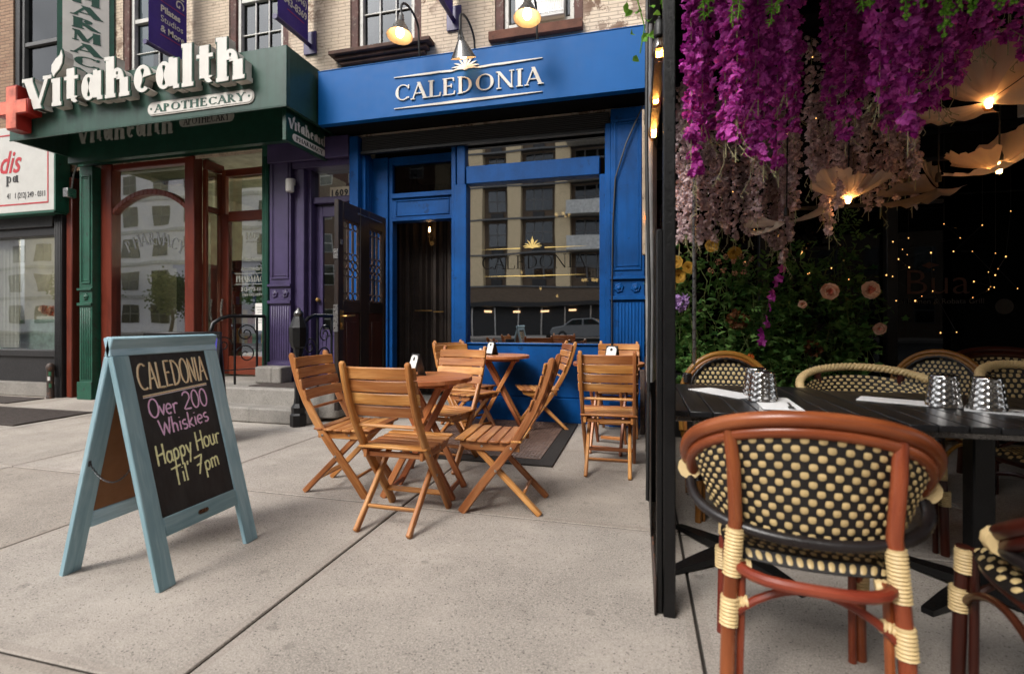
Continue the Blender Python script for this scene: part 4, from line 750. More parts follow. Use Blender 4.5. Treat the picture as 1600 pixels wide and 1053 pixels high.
# ------------------------------------------------------------------ signs, canopies, lamps
CY = 5.0
t = thing('fascia_sign', 'long bright blue fascia sign with white serif letters under a crest', 'shop sign', (-1.78, CY, 3.4))
b = MB(); b.box(-3.61, .05, CY, CY + .085, 3.375, 3.985); b.box(-3.61, -3.56, CY + .085, FY - .01, 3.43, 3.985); b.box(0, .05, CY + .085, FY - .01, 3.43, 3.985); b.box(-3.56, 0, CY + .085, FY - .01, 3.94, 3.985); b.box(-3.615, .055, CY - .004, CY + .03, 3.985, 3.997); b.build('sign_box', 'blue_sign_paint', t, .004)
b = MB(); F = Mx((-2.63, CY, 0), (1, 0, 0), (0, 0, 1)); serif_text(b, 'CALEDONIA', F @ T3(0, 3.532, .004), .182, 1.665, 0, .012, T=.145, t=.055, space=.06); b.build('lettering', 'letter_white', t, smooth=None)
b = MB(); F = Mx((-1.80, CY, 0), (1, 0, 0), (0, 0, 1)); crest(b, F @ T3(0, 3.795, .004), .185, 0, .012)
for sg in (-1, 1): b.prism([(sg * .10, 3.79), (sg * .16, 3.779), (sg * .30, 3.786), (sg * .42, 3.783), (sg * .835, 3.795), (sg * .835, 3.802), (sg * .44, 3.806), (sg * .30, 3.806), (sg * .16, 3.80)], .004, .014, 0, F)
b.prism([(-.835, 3.452), (-.2, 3.442), (.2, 3.442), (.835, 3.452), (.835, 3.458), (.1, 3.470), (-.1, 3.470), (-.835, 3.458)], .004, .014, 0, F); b.build('crest', 'letter_white', t, smooth=None)
def gooseneck(x, label, base, neck, tilt, zdrop, yshade):
    """lamp on a swan neck: base on the sign top, shade over the sign face; tilt leans the shade to the sign"""
    t = thing('gooseneck_lamp', label, 'lamp', (x, base[1], base[2]), 0, 'gooseneck lamps over the blue sign')
    top = neck + .0; pts = []
    for i in range(19):
        a = math.pi * i / 18; cyy = (base[1] - .05 + yshade) / 2; ry = (base[1] - .05 - yshade) / 2; pts.append((x, cyy + ry * math.cos(a), top + .12 * math.sin(a)))
    b = MB(); b.tube([(x, base[1], base[2]), (x, base[1] - .02, base[2] + .05), (x, base[1] - .04, (base[2] + top) / 2)] + pts + [(x, yshade, top - zdrop)], .012, 8); b.lathe([(.05, 0), (.05, .015), (.02, .02)], base, 14); b.build('swan_neck', 'cord_black', t)
    Mt = T3(x, yshade, top - zdrop) @ rot(rx=tilt)
    b = MB(); b.lathe([(.0, .0), (.022, .0), (.026, -.02), (.03, -.05), (.036, -.06), (.036, -.085), (.045, -.10), (.128, -.245), (.133, -.25)], (0, 0, 0), 28, 0, Mt, caps=False); sh = b.build('lamp_shade', 'gun_metal', t)
    b = MB(); b.lathe([(.131, -.2495), (.125, -.243), (.043, -.105), (0, -.10)], (0, 0, 0), 28, 0, Mt, caps=False); b.build('reflector', 'shade_inner', sh)
    b = MB(); b.lathe([(0, -.258), (.028, -.25), (.042, -.222), (.04, -.19), (.024, -.14), (.02, -.105)], (0, 0, 0), 16, 0, Mt); b.build('bulb', 'lamp_hot', t)
gooseneck(-2.36, 'lit gooseneck lamp over the left of the blue sign in front of a white window', (-2.36, 5.08, 3.99), 4.30, R(-8), .06, 4.62)
gooseneck(-1.76, 'gooseneck lamp bent close over the white crest of the blue sign', (-1.76, 5.22, 3.99), 4.16, R(24), .12, 4.72)
gooseneck(-1.035, 'lit gooseneck lamp over the right of the blue sign before the air conditioner', (-1.035, 5.08, 3.99), 4.27, R(-8), .05, 4.62)
# green canopy of the pharmacy
t = thing('pharmacy_canopy', 'weathered dark green box canopy over the pharmacy front', 'canopy', (-5.7, 4.52, 3.4))
b = MB(); b.box(-7.78, -3.65, 4.52, 4.56, 3.41, 4.055); b.box(-3.69, -3.65, 4.56, FY - .02, 3.41, 4.055); b.box(-7.78, -7.74, 4.56, FY - .02, 3.41, 4.055); b.box(-7.74, -3.69, 4.56, FY - .02, 4.0, 4.05); b.box(-7.782, -3.648, 4.515, 4.53, 3.395, 3.41); b.build('fascia', 'green_canopy_paint', t, .004)
b = MB(); b.box(-7.72, -3.70, 4.57, FY - .03, 3.95, 3.99); b.box(-7.74, -3.7, 5.16, 5.24, 3.31, 3.94); b.build('inner_fascia', 'dark_green', t)
b = MB(); F = Mx((0, 5.158, 0), (1, 0, 0), (0, 0, 1)); serif_text(b, 'Vitahealth', F @ T3(-7.55, 3.56, 0), .30, 1.66, 0, .004, T=.22, t=.10, bold=True); b.build('inner_lettering', 'window_letter', t, smooth=None)
def capsule(mb, M, w, h, z0, z1, mi=0):
    r = h / 2; pts = [(w / 2 - r + r * math.cos(R(a)), r * math.sin(R(a))) for a in range(-90, 91, 15)] + [(-w / 2 + r + r * math.cos(R(a)), r * math.sin(R(a))) for a in range(90, 271, 15)]; mb.prism(pts, z0, z1, mi, M)
b = MB(); capsule(b, F @ T3(-5.36, 3.69, 0), .86, .14, 0, .004, 0); serif_text(b, 'APOTHECARY', F @ T3(-5.36 - .36, 3.64, 0), .10, .72, .004, .006, 1); b.build('inner_capsule', ['window_letter', 'ink'], t, smooth=None)
t = thing('channel_letter_sign', 'raised white channel letters with a leaf emblem on the green canopy', 'shop sign', (-5.7, 4.4, 3.5))
def vita(mb, M, h, w, d, trims=True):
    if trims:
        serif_text(mb, 'Vitahealth', M, h, w, 0, d * .82, 1, T=.228, t=.105, space=.0, side=1, bold=True); serif_text(mb, 'Vitahealth', M, h, w, d * .825, d * .93, 2, T=.228, t=.105, grow=.007, space=.0, bold=True); serif_text(mb, 'Vitahealth', M, h, w, d * .93, d, 0, T=.21, t=.09, space=.012, grow=-.001, bold=True)
    else: serif_text(mb, 'Vitahealth', M, h, w, 0, d, 0, T=.22, t=.10, space=.02, bold=True)
b = MB(); F = Mx((0, 4.52, 0), (1, 0, 0), (0, 0, 1)); vita(b, F @ T3(-7.30, 3.685, .01), .475, 3.25, .12); b.build('lettering', ['letter_white', 'letter_side', 'letter_green'], t, smooth=None)
def leafshape(mb, M, s, z0, z1, mi): mb.prism([(x * s, y * s) for x, y in ((0, 0), (-.12, .25), (-.1, .5), (.12, .72), (.34, .85), (.42, 1.05), (.5, .8), (.46, .5), (.3, .28), (.08, .12))], z0, z1, mi, M)
b = MB(); FL = F @ T3(-6.82, 4.03, .01); leafshape(b, FL, .31, 0, .10, 1); leafshape(b, FL @ T3(-.004, -.004, 0), .325, .10, .113, 2); leafshape(b, FL @ T3(.004, .006, 0), .295, .113, .122, 0); b.build('leaf_emblem', ['letter_white', 'letter_side', 'letter_green'], t, smooth=None)
t = thing('capsule_sign', 'white rounded APOTHECARY plate below the raised letters', 'sign', (-4.78, 4.5, 3.55))
b = MB(); FC = F @ T3(-4.785, 3.552, .001); capsule(b, FC, 1.47, .155, 0, .012, 1); capsule(b, FC, 1.44, .125, .0125, .018, 0); b.build('plate', ['letter_white', 'letter_side'], t, smooth=None)
b = MB(); serif_text(b, 'APOTHECARY', FC @ T3(-.625, -.044, .0185), .088, 1.25, 0, .003, 0, T=.19, t=.07, space=.06)
for x in (-.675, .675): b.lathe([(.013, 0), (.013, .003), (0, .003)], (0, 0, 0), 12, 0, FC @ T3(x, 0, .0185))
b.build('lettering', 'letter_green', t, smooth=None)
t = thing('cross_sign', 'red plastic pharmacy cross at the left end of the canopy', 'sign', (-7.44, 4.4, 3.72))
b = MB(); FX = F @ T3(-7.46, 3.725, .01); a, c = .27, .088
cross = [(c, c), (a, c), (a, -c), (c, -c), (c, -a), (-c, -a), (-c, -c), (-a, -c), (-a, c), (-c, c), (-c, a), (c, a)]
b.prism(cross, 0, .155, 0, FX); cb = b.build('cross_box', 'red_plastic', t, .004); b = MB(); b.prism([(x * .94, y * .94 if abs(y) > .1 else y * .86) for x, y in cross], .1551, .163, 0, FX); b.build('face', 'red_face', t, smooth=None)
# hanging blade sign, perpendicular to the wall
t = thing('hanging_sign', 'small dark green pharmacy sign hung edge-on above the purple pilaster', 'sign', (-3.74, 5, 3.1))
b = MB(); b.box(-3.785, -3.735, 4.62, 5.40, 3.085, 3.425); b.box(-3.765, -3.755, 4.7, 4.72, 3.425, 3.9); b.box(-3.765, -3.755, 5.2, 5.22, 3.425, 3.9); b.build('board', 'dark_green', t, .004)
F = Mx((-3.734, 4.62, 0), (0, 1, 0), (0, 0, 1)); b = MB(); serif_text(b, 'Vitahealth', F @ T3(.04, 3.235, 0), .13, .70, 0, .002, 0, T=.22, t=.10, bold=True); leafshape(b, F @ T3(.11, 3.325, 0), .065, 0, .002, 0); capsule(b, F @ T3(.40, 3.155, 0), .60, .085, 0, .002, 0); b.build('lettering', 'letter_white', t, smooth=None)
b = MB(); serif_text(b, 'PHARMACY', F @ T3(.16, 3.13, .0025), .05, .48, 0, .001, 0, T=.19, t=.07); b.build('capsule_lettering', 'ink', t, smooth=None)
# white salon sign
t = thing('lightbox_sign', 'white salon lightbox sign with red script and red border', 'sign', (-9.5, 5.2, 3.2))
b = MB(); b.box(-12.2, -8.06, 5.2, 5.38, 2.69, 3.95); b.build('box', 'sign_white', t, .008)
b = MB(); b.box(-8.06, -8.03, 5.195, 5.385, 2.68, 3.96); b.box(-12.2, -8.06, 5.196, 5.384, 2.66, 2.69); b.build('edge_trim', 'green_paint', t)
b = MB()
for x0, x1, z0, z1 in ((-12.1, -8.17, 2.80, 2.82), (-12.1, -8.17, 3.82, 3.84), (-8.19, -8.17, 2.82, 3.82)): b.box(x0, x1, 5.196, 5.2, z0, z1)
F = Mx((0, 5.199, 0), (1, 0, 0), (0, 0, 1))
text(b, 'dis', .46, F @ T3(-8.74, 3.28, 0), 0, .003, align='RIGHT', shear=.35, offset=.006, sx=.85); b.build('red_lettering', 'red_ink', t, smooth=None)
b = MB(); serif_text(b, 'pa', F @ T3(-9.02, 3.13, 0), .16, .26, 0, .003, T=.17, t=.08); text(b, '41   1 (212) 249 - 0311', .115, F @ T3(-8.22, 2.90, 0), 0, .003, align='RIGHT', sx=.72); b.build('black_lettering', 'ink', t, smooth=None)
b = MB(); b.box(-7.93, -7.84, 5.22, 5.34, 2.87, 3.0); t2 = b.build('junction_box', 'steel', None, .006); tag(t2, 'small grey junction box with conduit beside the white salon sign', 'junction box')
b = MB(); b.tube([(-7.88, 5.3, 3.0), (-7.87, 5.32, 3.2), (-7.8, 5.33, 3.4), (-7.78, 5.34, 3.7)], .012, 6); b.build('conduit', 'steel', t2)
# angled PHARMACY sign
d = Vector((.627, .779, 0)); o = Vector((-7.22, 5.40, 0)) - d * .60; nn = Vector((.779, -.627, 0))
t = thing('vertical_sign', 'tall white PHARMACY sign with green letters angled out from the brick', 'sign', (o.x, o.y, 4.4))
F = Mx((o.x, o.y, 0), tuple(d), (0, 0, 1)); b = MB()
b.box(0, .60, 4.36, 5.95, -.06, 0, 1, F); b.box(.055, .545, 4.40, 5.91, 0, .006, 0, F); b.box(-.0, .02, 4.36, 5.95, -.30, -.0605, 1, F); b.build('panel', ['letter_white', 'green_paint'], t, smooth=None)
b = MB()
for k, ch in enumerate('YCAMRAHP'): serif_text(b, ch, F @ T3(.15, 4.44 + k * .172, .0065), .145, .31, 0, .003, 0, T=.23, t=.08)
b.build('lettering', 'letter_green', t, smooth=None)
# purple banners
def banner(x, label, z0, lines, yo=4.83):
    t = thing('blade_banner', label, 'banner', (x, FY, z0), 0, 'purple blade banners on the cream wall')
    b = MB(); n = 10
    for i in range(n):
        y0, y1 = yo + (FY - .06 - yo) * i / n, yo + (FY - .06 - yo) * (i + 1) / n; w0, w1 = .006 * math.sin(i * .7), .006 * math.sin((i + 1) * .7)
        b.add([(x + w0, y0, z0), (x + w1, y1, z0), (x + w1, y1, z0 + 2.6), (x + w0, y0, z0 + 2.6), (x + w0 - .004, y0, z0), (x + w1 - .004, y1, z0), (x + w1 - .004, y1, z0 + 2.6), (x + w0 - .004, y0, z0 + 2.6)], [(0, 1, 2, 3), (7, 6, 5, 4), (0, 4, 5, 1)], 0, None, 0, .5)
    b.build('cloth', 'purple_banner', t, smooth=80)
    b = MB(); b.tube([(x, yo - .03, z0 - .03), (x, FY, z0 - .03)], .026, 12); b.lathe([(.035, 0), (.035, .02)], (0, 0, 0), 12, 0, Mx((x, yo - .03, z0 - .03), (1, 0, 0), (0, 0, 1))); b.box(x - .09, x + .09, FY - .025, FY - .002, z0 - .14, z0 + .14); b.build('pole', 'purple_metal', t, .003)
    F = Mx((x + .008, yo, z0), (0, 1, 0), (0, 0, 1)); b = MB()
    for (s_, sz, px, pz, off, rz, sx) in lines: text(b, s_, sz, F @ T3(px, pz, 0) @ rot(rz=rz), 0, .002, align='LEFT', offset=off, sx=sx)
    if lines: b.build('lettering', 'letter_white', t, smooth=None)
    b = MB(); b.box(x + .006, x + .0085, yo + .15, yo + .45, z0 + .17, z0 + .176); b.box(x + .006, x + .0085, yo + .15, yo + .5, z0 + .60, z0 + .606); b.build('rule', 'red_ink', t, smooth=None)
banner(-5.9, 'purple blade banner lettered Pilates Studios and More above the canopy letters', 4.58, [('Pilates', .115, .15, .47, .003, 0, .95), ('Studios', .115, .15, .345, 0, 0, .95), ('& More', .115, .15, .215, .002, 0, .95), ('TH', .17, .20, .93, .005, -R(90), 1), ('ING', .17, .37, .94, 0, -R(90), 1)])
banner(-4.016, 'purple blade banner lettered with a telephone number above the canopy corner', 4.60, [('643-8369', .125, .08, .23, .002, 0, .88), ('TEL.(646)', .115, .10, .38, .001, 0, .88)])
banner(-2.09, 'purple blade banner mostly above the frame behind the middle gooseneck lamp', 4.62, [])
# window air conditioner
b = MB(); b.box(-1.36, -.80, FY - .02, FY + .3, 4.47, 4.83); t = tag(b.build('air_conditioner', 'white_plastic', None, .01), 'beige window air conditioner behind the right gooseneck lamp', 'air conditioner')
b = MB()
for k in range(26): b.box(-1.33 + k * .0195, -1.326 + k * .0195, FY - .026, FY - .02, 4.5, 4.8)
for z in (4.52, 4.65, 4.78): b.box(-1.34, -.82, FY - .028, FY - .0265, z, z + .006)
b.build('grille', 'steel', t, smooth=None)
b = MB(); b.lathe([(.045, 0), (.05, .02), (.05, .14), (.045, .16)], (-4.23, FY - .12, 2.72), 16); b.box(-4.25, -4.21, FY - .09, FY - .04, 2.82, 2.9); tag(b.build('wall_lamp', 'white_plastic', None, .004), 'small white cylinder lamp unlit on the purple pilaster', 'lamp')
b = MB(); pts = [(.03, FY - .13, 3.33), (-.02, FY - .14, 3.22), (-.14, FY - .14, 2.95), (-.25, FY - .13, 2.6), (-.275, FY - .13, 2.1), (-.285, FY - .13, 1.4), (-.285, FY - .125, .8), (-.285, FY - .12, .3)]
b.tube(pts, .009, 6); tag(b.build('hanging_cable', 'cord_black'), 'black cable drooping down beside the blue fluted pilaster', 'cable')
b = MB(); b.lathe([(.045, 0), (.05, .02), (.042, .04), (.042, .40), (.05, .42), (.05, .47), (.03, .5), (0, .51)], (-8.23, 5.26, 0), 14); sp = b.build('standpipe', 'rust_metal'); tag(sp, 'short rusty standpipe covered in stickers by the black shopfront', 'pipe')
b = MB()
for z, c, a in ((.33, 0, -60), (.26, 1, -75), (.16, 2, -55)):
    for q in range(4): a0, a1 = R(a + q * 10), R(a + q * 10 + 10); b.add([(-8.23 + .0435 * math.cos(w), 5.26 + .0435 * math.sin(w), zz) for w, zz in ((a0, z), (a1, z), (a1, z + .055), (a0, z + .055))], [(0, 1, 2, 3)], c)
b.build('sticker', ['pack_green', 'paper', 'pack_green'], sp, smooth=None)
b = MB(); b.box(-8.6, -6.4, 3.75, 4.55, .002, .014)
for k in range(22): b.box(-8.55 + k * .1, -8.50 + k * .1, 3.8, 4.5, .0142, .017)
tag(b.build('rubber_mat', 'mat_rubber', None, .002), 'brown ribbed rubber mat on the pavement at far left', 'mat')
b = MB(); b.box(-10.5, -8.25, 4.75, 5.2, .002, .014); tag(b.build('door_mat', 'mat_rubber', None, .002), 'flat dark mat before the black salon shopfront', 'mat')
t = thing('cellar_hatch', 'rusty diamond plate cellar hatch in the pavement before the bar', 'hatch', (-1.3, 4.5, 0))
b = MB(); b.box(-1.95, -.64, 3.70, 5.30, .003, .016); b.build('frame', 'dark_interior', t, .002)
b = MB(); b.box(-1.90, -.76, 3.84, 5.28, .0165, .022)
for i in range(38):
    for j in range(46):
        x, y = -1.88 + i * .0295, 3.86 + j * .0305; s_ = 1 if (i + j) % 2 else -1; b.add([(x - .009, y - s_ * .009, .0222), (x + .003, y - s_ * .003 + .004, .0262), (x + .009, y + s_ * .009, .0222), (x - .003, y + s_ * .003 + .004, .0222)], [(0, 1, 2, 3)], 0, None, 0, .5)
b.build('tread_plate', 'cellar_plate', t, smooth=None)

# ------------------------------------------------------------------ folding wooden chairs and round tables
GC = 'folding wooden chairs of the bar'
def folding_chair(label):
    t = thing('folding_chair', label, 'chair', (0, 0, 0), 0, GC); A = 'acacia'; B = .006
    path = [(.222, 0), (.15, .10), (.07, .205), (-.01, .305), (-.082, .40), (-.145, .50), (-.20, .60), (-.245, .70), (-.28, .80), (-.305, .885), (-.31, .90)]
    wd = [.05, .05, .05, .05, .05, .049, .048, .046, .042, .036, .016]
    for s in (-1, 1):
        b = MB(); b.ribbon([(s * .185, y, z) for y, z in path], .026, wd); b.build('stile', A, t, B, local=True)
        b = MB(); b.bar((s * .152, -.235, .004), (s * .152, .165, .40), .026, .036); b.build('leg', A, t, B, local=True)
    b = MB()                                                       # seat: six cross slats on two side rails
    for k in range(6):
        y = .225 - k * .066; z = .428 - .010 * math.sin(math.pi * (k + .3) / 6); b.box(-.205 + .004 * (k % 2), .205 - .004 * (k % 3 == 0), y - .0295, y + .0295, z - .007, z + .007)
    for s in (-1, 1): b.prism([(.235, .415), (.225, .385), (.17, .362), (-.12, .362), (-.12, .412), (.05, .408)], -.011, .011, 0, Mx((s * .168, 0, 0), (0, 1, 0), (0, 0, 1)))
    b.bar((-.16, .15, .375), (.16, .15, .375), .02, .03, (0, 1, 0)); b.bar((-.16, -.09, .38), (.16, -.09, .38), .02, .03, (0, 1, 0)); b.build('seat', A, t, .004, local=True)
    b = MB()                                                       # backrest: four bowed slats in front of the stiles
    for k in range(4):
        z = .635 + k * .068; i = (z - .60) / .1; y = -.20 - (.045 if i > 1 else .045 * i) - (.035 * (i - 1) if 1 < i <= 2 else (.035 + .025 * (i - 2) if i > 2 else 0)); lean = .35 - .05 * k
        b.ribbon([(x, y + .027 - .022 * (1 - (x / .21) ** 2), z) for x in [-.21 + .42 * q / 8 for q in range(9)]], .0645, .013, (0, -math.sin(lean), math.cos(lean)))
    b.build('backrest', A, t, .004, local=True)
    b = MB(); b.tube([(-.18, -.172, .55), (.18, -.172, .55)], .010, 8); b.build('rung', A, t, local=True)
    b = MB(); b.bar((-.14, -.13, .105), (.14, -.13, .105), .016, .032, (0, .7, .7)); b.build('stretcher', A, t, B, local=True)
    b = MB(); b.bar((-.175, .135, .115), (.175, .135, .115), .016, .032, (0, -.7, .7)); b.build('stretcher', A, t, B, local=True)
    b = MB()
    for s in (-1, 1):
        for y, z in ((-.075, .385), (.015, .255)): b.lathe([(.008, 0), (.008, .003), (.004, .005)], (0, 0, 0), 10, 0, Mx((s * .198, y, z), (0, s, 0), (0, 0, 1)))
        b.lathe([(.007, 0), (.007, .003)], (0, 0, 0), 10, 0, Mx((s * .179, .10, .388), (0, s, 0), (0, 0, 1)))
    b.build('bolt', 'steel', t, local=True)
    return t
c0 = folding_chair('folding wooden chair nearest the camera, its back to us, across a pavement joint')
c0.location = (-1.285, 2.54, 0); c0.rotation_euler.z = R(-1)
for (x, y, a, lab) in (
    (-1.875, 2.935, -88, 'folding wooden chair on the stoop side of the front table, facing right'),
    (-.79, 2.90, 93, 'folding wooden chair on the window side of the front table, facing left'),
    (-1.455, 3.60, 172, 'folding wooden chair on the far side of the front table, pale back slats facing us'),
    (-1.62, 4.57, -120, 'folding wooden chair between the front table and the middle table, mostly hidden'),
    (-1.79, 5.0, -118, 'folding wooden chair nearest the bar doorway, beside the middle table'),
    (-.98, 5.04, 112, 'folding wooden chair against the blue wall right of the middle table, facing left'),
    (-.225, 3.77, 1, 'folding wooden chair at the table beside the black post, its back to us'),
    (-.215, 5.02, 180, 'folding wooden chair against the blue pilaster beyond the right table')):
    dup(c0, (x, y, 0), R(a), lab)
def table(label):
    t = thing('round_table', label, 'table', (0, 0, 0), 0, 'round wooden tables of the bar'); r = .305
    b = MB(); n = 7
    for k in range(n):
        x0, x1 = -r + 2 * r * k / n + .0012, -r + 2 * r * (k + 1) / n - .0012; up = []; dn = []
        for i in range(9): x = x0 + (x1 - x0) * i / 8; y = math.sqrt(max(0, r * r - x * x)); up.append((x, y)); dn.append((x, -y))
        kk = random.random(); vs = [(y, x) for x, y in up] + [(y, x) for x, y in reversed(dn)]; b.prism(vs, .722, .75, rnd=kk * .6 + .2)
    b.build('tabletop', 'table_acacia', t, .003, local=True)
    b = MB(); b.bar((-.2, -.12, .705), (.2, -.12, .705), .022, .032, (0, 1, 0)); b.bar((-.2, .12, .705), (.2, .12, .705), .022, .032, (0, 1, 0)); b.bar((-.15, -.15, .69), (-.15, .15, .69), .03, .03); b.bar((.15, -.15, .69), (.15, .15, .69), .03, .03); b.build('batten', 'table_acacia', t, .004, local=True)
    for s in (-1, 1):
        for y in (.142, .112):
            q = s if y > .12 else -s; b = MB()
            b.bar((q * .225, s * y, .003), (-q * .145, s * y, .695), .024, .042, (0, 1, 0)); b.build('leg', 'table_acacia', t, .006, local=True)
    b = MB(); b.bar((-.195, -.14, .05), (-.195, .14, .05), .02, .03); b.build('stretcher', 'table_acacia', t, .004, local=True); b = MB(); b.bar((.195, -.11, .05), (.195, .11, .05), .02, .03); b.build('stretcher', 'table_acacia', t, .004, local=True)
    return t
t0_ = table('round wooden folding table nearest the camera between four chairs'); t0_.location = (-1.345, 2.96, 0); t0_.rotation_euler.z = R(4)
dup(t0_, (-1.43, 5.06, 0), R(12), 'round wooden folding table in front of the bar window, farthest back'); dup(t0_, (-.265, 4.38, 0), R(82), 'round wooden folding table by the black post at the right')
def tent(label, x, y, rz):
    t = thing('menu_card', label, 'table card', (x, y, .7505), rz, 'table cards on the round tables'); h = .142; s = .045
    for sg, nm in ((-1, 'front_panel'), (1, 'back_panel')):
        b = MB(); b.add([(-.055, sg * s, 0), (.055, sg * s, 0), (.055, sg * .003, h), (-.055, sg * .003, h), (-.055, sg * (s - .005), 0), (.055, sg * (s - .005), 0), (.055, 0, h), (-.055, 0, h)], [(0, 1, 2, 3), (5, 4, 7, 6), (0, 4, 5, 1), (1, 5, 6, 2), (2, 6, 7, 3), (3, 7, 4, 0)]); p = b.build(nm, 'card_black', t, local=True, smooth=None)
        if sg == -1:
            M = Mx((0, -s - .0006, 0), (1, 0, 0), (0, (s - .003) / h, 1)); b = MB(); b.prism([(-.047, .018), (.047, .018), (.047, .115), (.03, .132), (-.03, .132), (-.047, .115)], 0, .0008, 0, M)
            b.lathe([(.013, 0), (.013, .0006)], (0, .108, .0009), 14, 1, M); b.build('label', ['paper', 'ink'], p, local=True, smooth=None)
    return t
tent('black tent card with white label on the nearest round table', -1.42, 2.99, R(-38)); tent('black tent card with white label on the table before the bar window', -1.53, 5.07, R(-34)); tent('black tent card with white label on the table beside the black post', -.235, 4.42, R(-26))
b = MB(); b.lathe([(.018, 0), (.02, .01), (.019, .05), (.016, .06), (.010, .068), (0, .07)], (-1.64, 5.02, .7505), 14); tag(b.build('salt_shaker', 'white_plastic'), 'small white shaker beside the card on the middle table', 'shaker')

# ------------------------------------------------------------------ chalkboard A-frame
t = thing('chalkboard_sign', 'pale blue wooden A-frame chalkboard advertising over 200 whiskies', 'sandwich board', (-2.165, 1.86, 0))
def aframe(t, o1, o2, xd, ytop, W_, Lh, wood_m, stile=.075, bot=(.20, .278), top=.085):
    """two leaves leaning together"""
    out = []
    for o, sgn in ((o1, 1), (o2, -1)):
        x = Vector(xd) * sgn; nvec = Vector((xd[1], -xd[0], 0)) * sgn; u = (Vector((0, 0, ytop[1])) - nvec * ytop[0]); u.normalize(); M = Mx(o, x, u); b = MB(); d = .028
        b.box(0, stile, 0, Lh - top, -d, 0, 0, M); b.box(W_ - stile, W_, 0, Lh - top, -d, 0, 0, M); b.box(0, W_, Lh - top, Lh, -d, 0, 0, M); b.box(stile, W_ - stile, bot[0], bot[1], -d, 0, 0, M)
        out.append((b.build('frame', wood_m, t, .004), M))
    return out
LH = 1.075; WD = .535
lv = aframe(t, (-1.885, 1.592, 0), (-2.445, 2.127, 0), (0, 1, 0), (.28, 1.038), WD, LH, 'blue_stained')
Mf = lv[0][1]; Mb = lv[1][1]; pw0, pw1, ph0, ph1 = .075, WD - .075, .278, LH - .085
b = MB(); b.box(pw0, pw1, ph0, ph1, -.018, -.008, 0, Mf); b.build('writing_board', 'chalkboard', t, smooth=None)
b = MB(); b.box(pw0, pw1, ph0, ph1, -.0225, -.0185, 0, Mf); b.build('back_sheet', 'hardboard', t, smooth=None)
b = MB(); b.box(pw0, pw1, ph0, ph1, -.018, -.008, 0, Mb); b.box(pw0, pw1, ph0, ph1, -.0225, -.0185, 1, Mb); b.build('back_board', ['chalkboard', 'hardboard'], t, smooth=None)
b = MB(); capsule(b, Mf @ T3(.265, .24, .0), .055, .018, .0005, .002, 0); b.build('maker_plate', ['gun_metal', 'ink'], t, smooth=None)
b = MB()
def chain(mb, p, q, sag, n):
    p = Vector(p); q = Vector(q); pts = [p.lerp(q, i / n) + Vector((0, 0, -sag * 4 * (i / n) * (1 - i / n))) for i in range(n + 1)]
    for i in range(n):
        c = (pts[i] + pts[i + 1]) / 2; d = (pts[i + 1] - pts[i]); l = d.length * .68; d.normalize(); s_ = d.orthogonal().normalized(); s_ = s_ if i % 2 else d.cross(s_)
        mb.tube([c + d * l * math.cos(a) + s_ * l * .55 * math.sin(a) for a in [6.283 * k / 8 for k in range(8)]], .0014, 5, closed=True)
pA = Mf @ Vector((.012, .52, -.03)); pB = Mb @ Vector((WD - .012, .52, -.03)); chain(b, pA, pB, .07, 30)
for p in (pA, pB): b.lathe([(.006, -.012), (.006, .012)], tuple(p), 8)
b.build('chain', 'dark_metal', t)
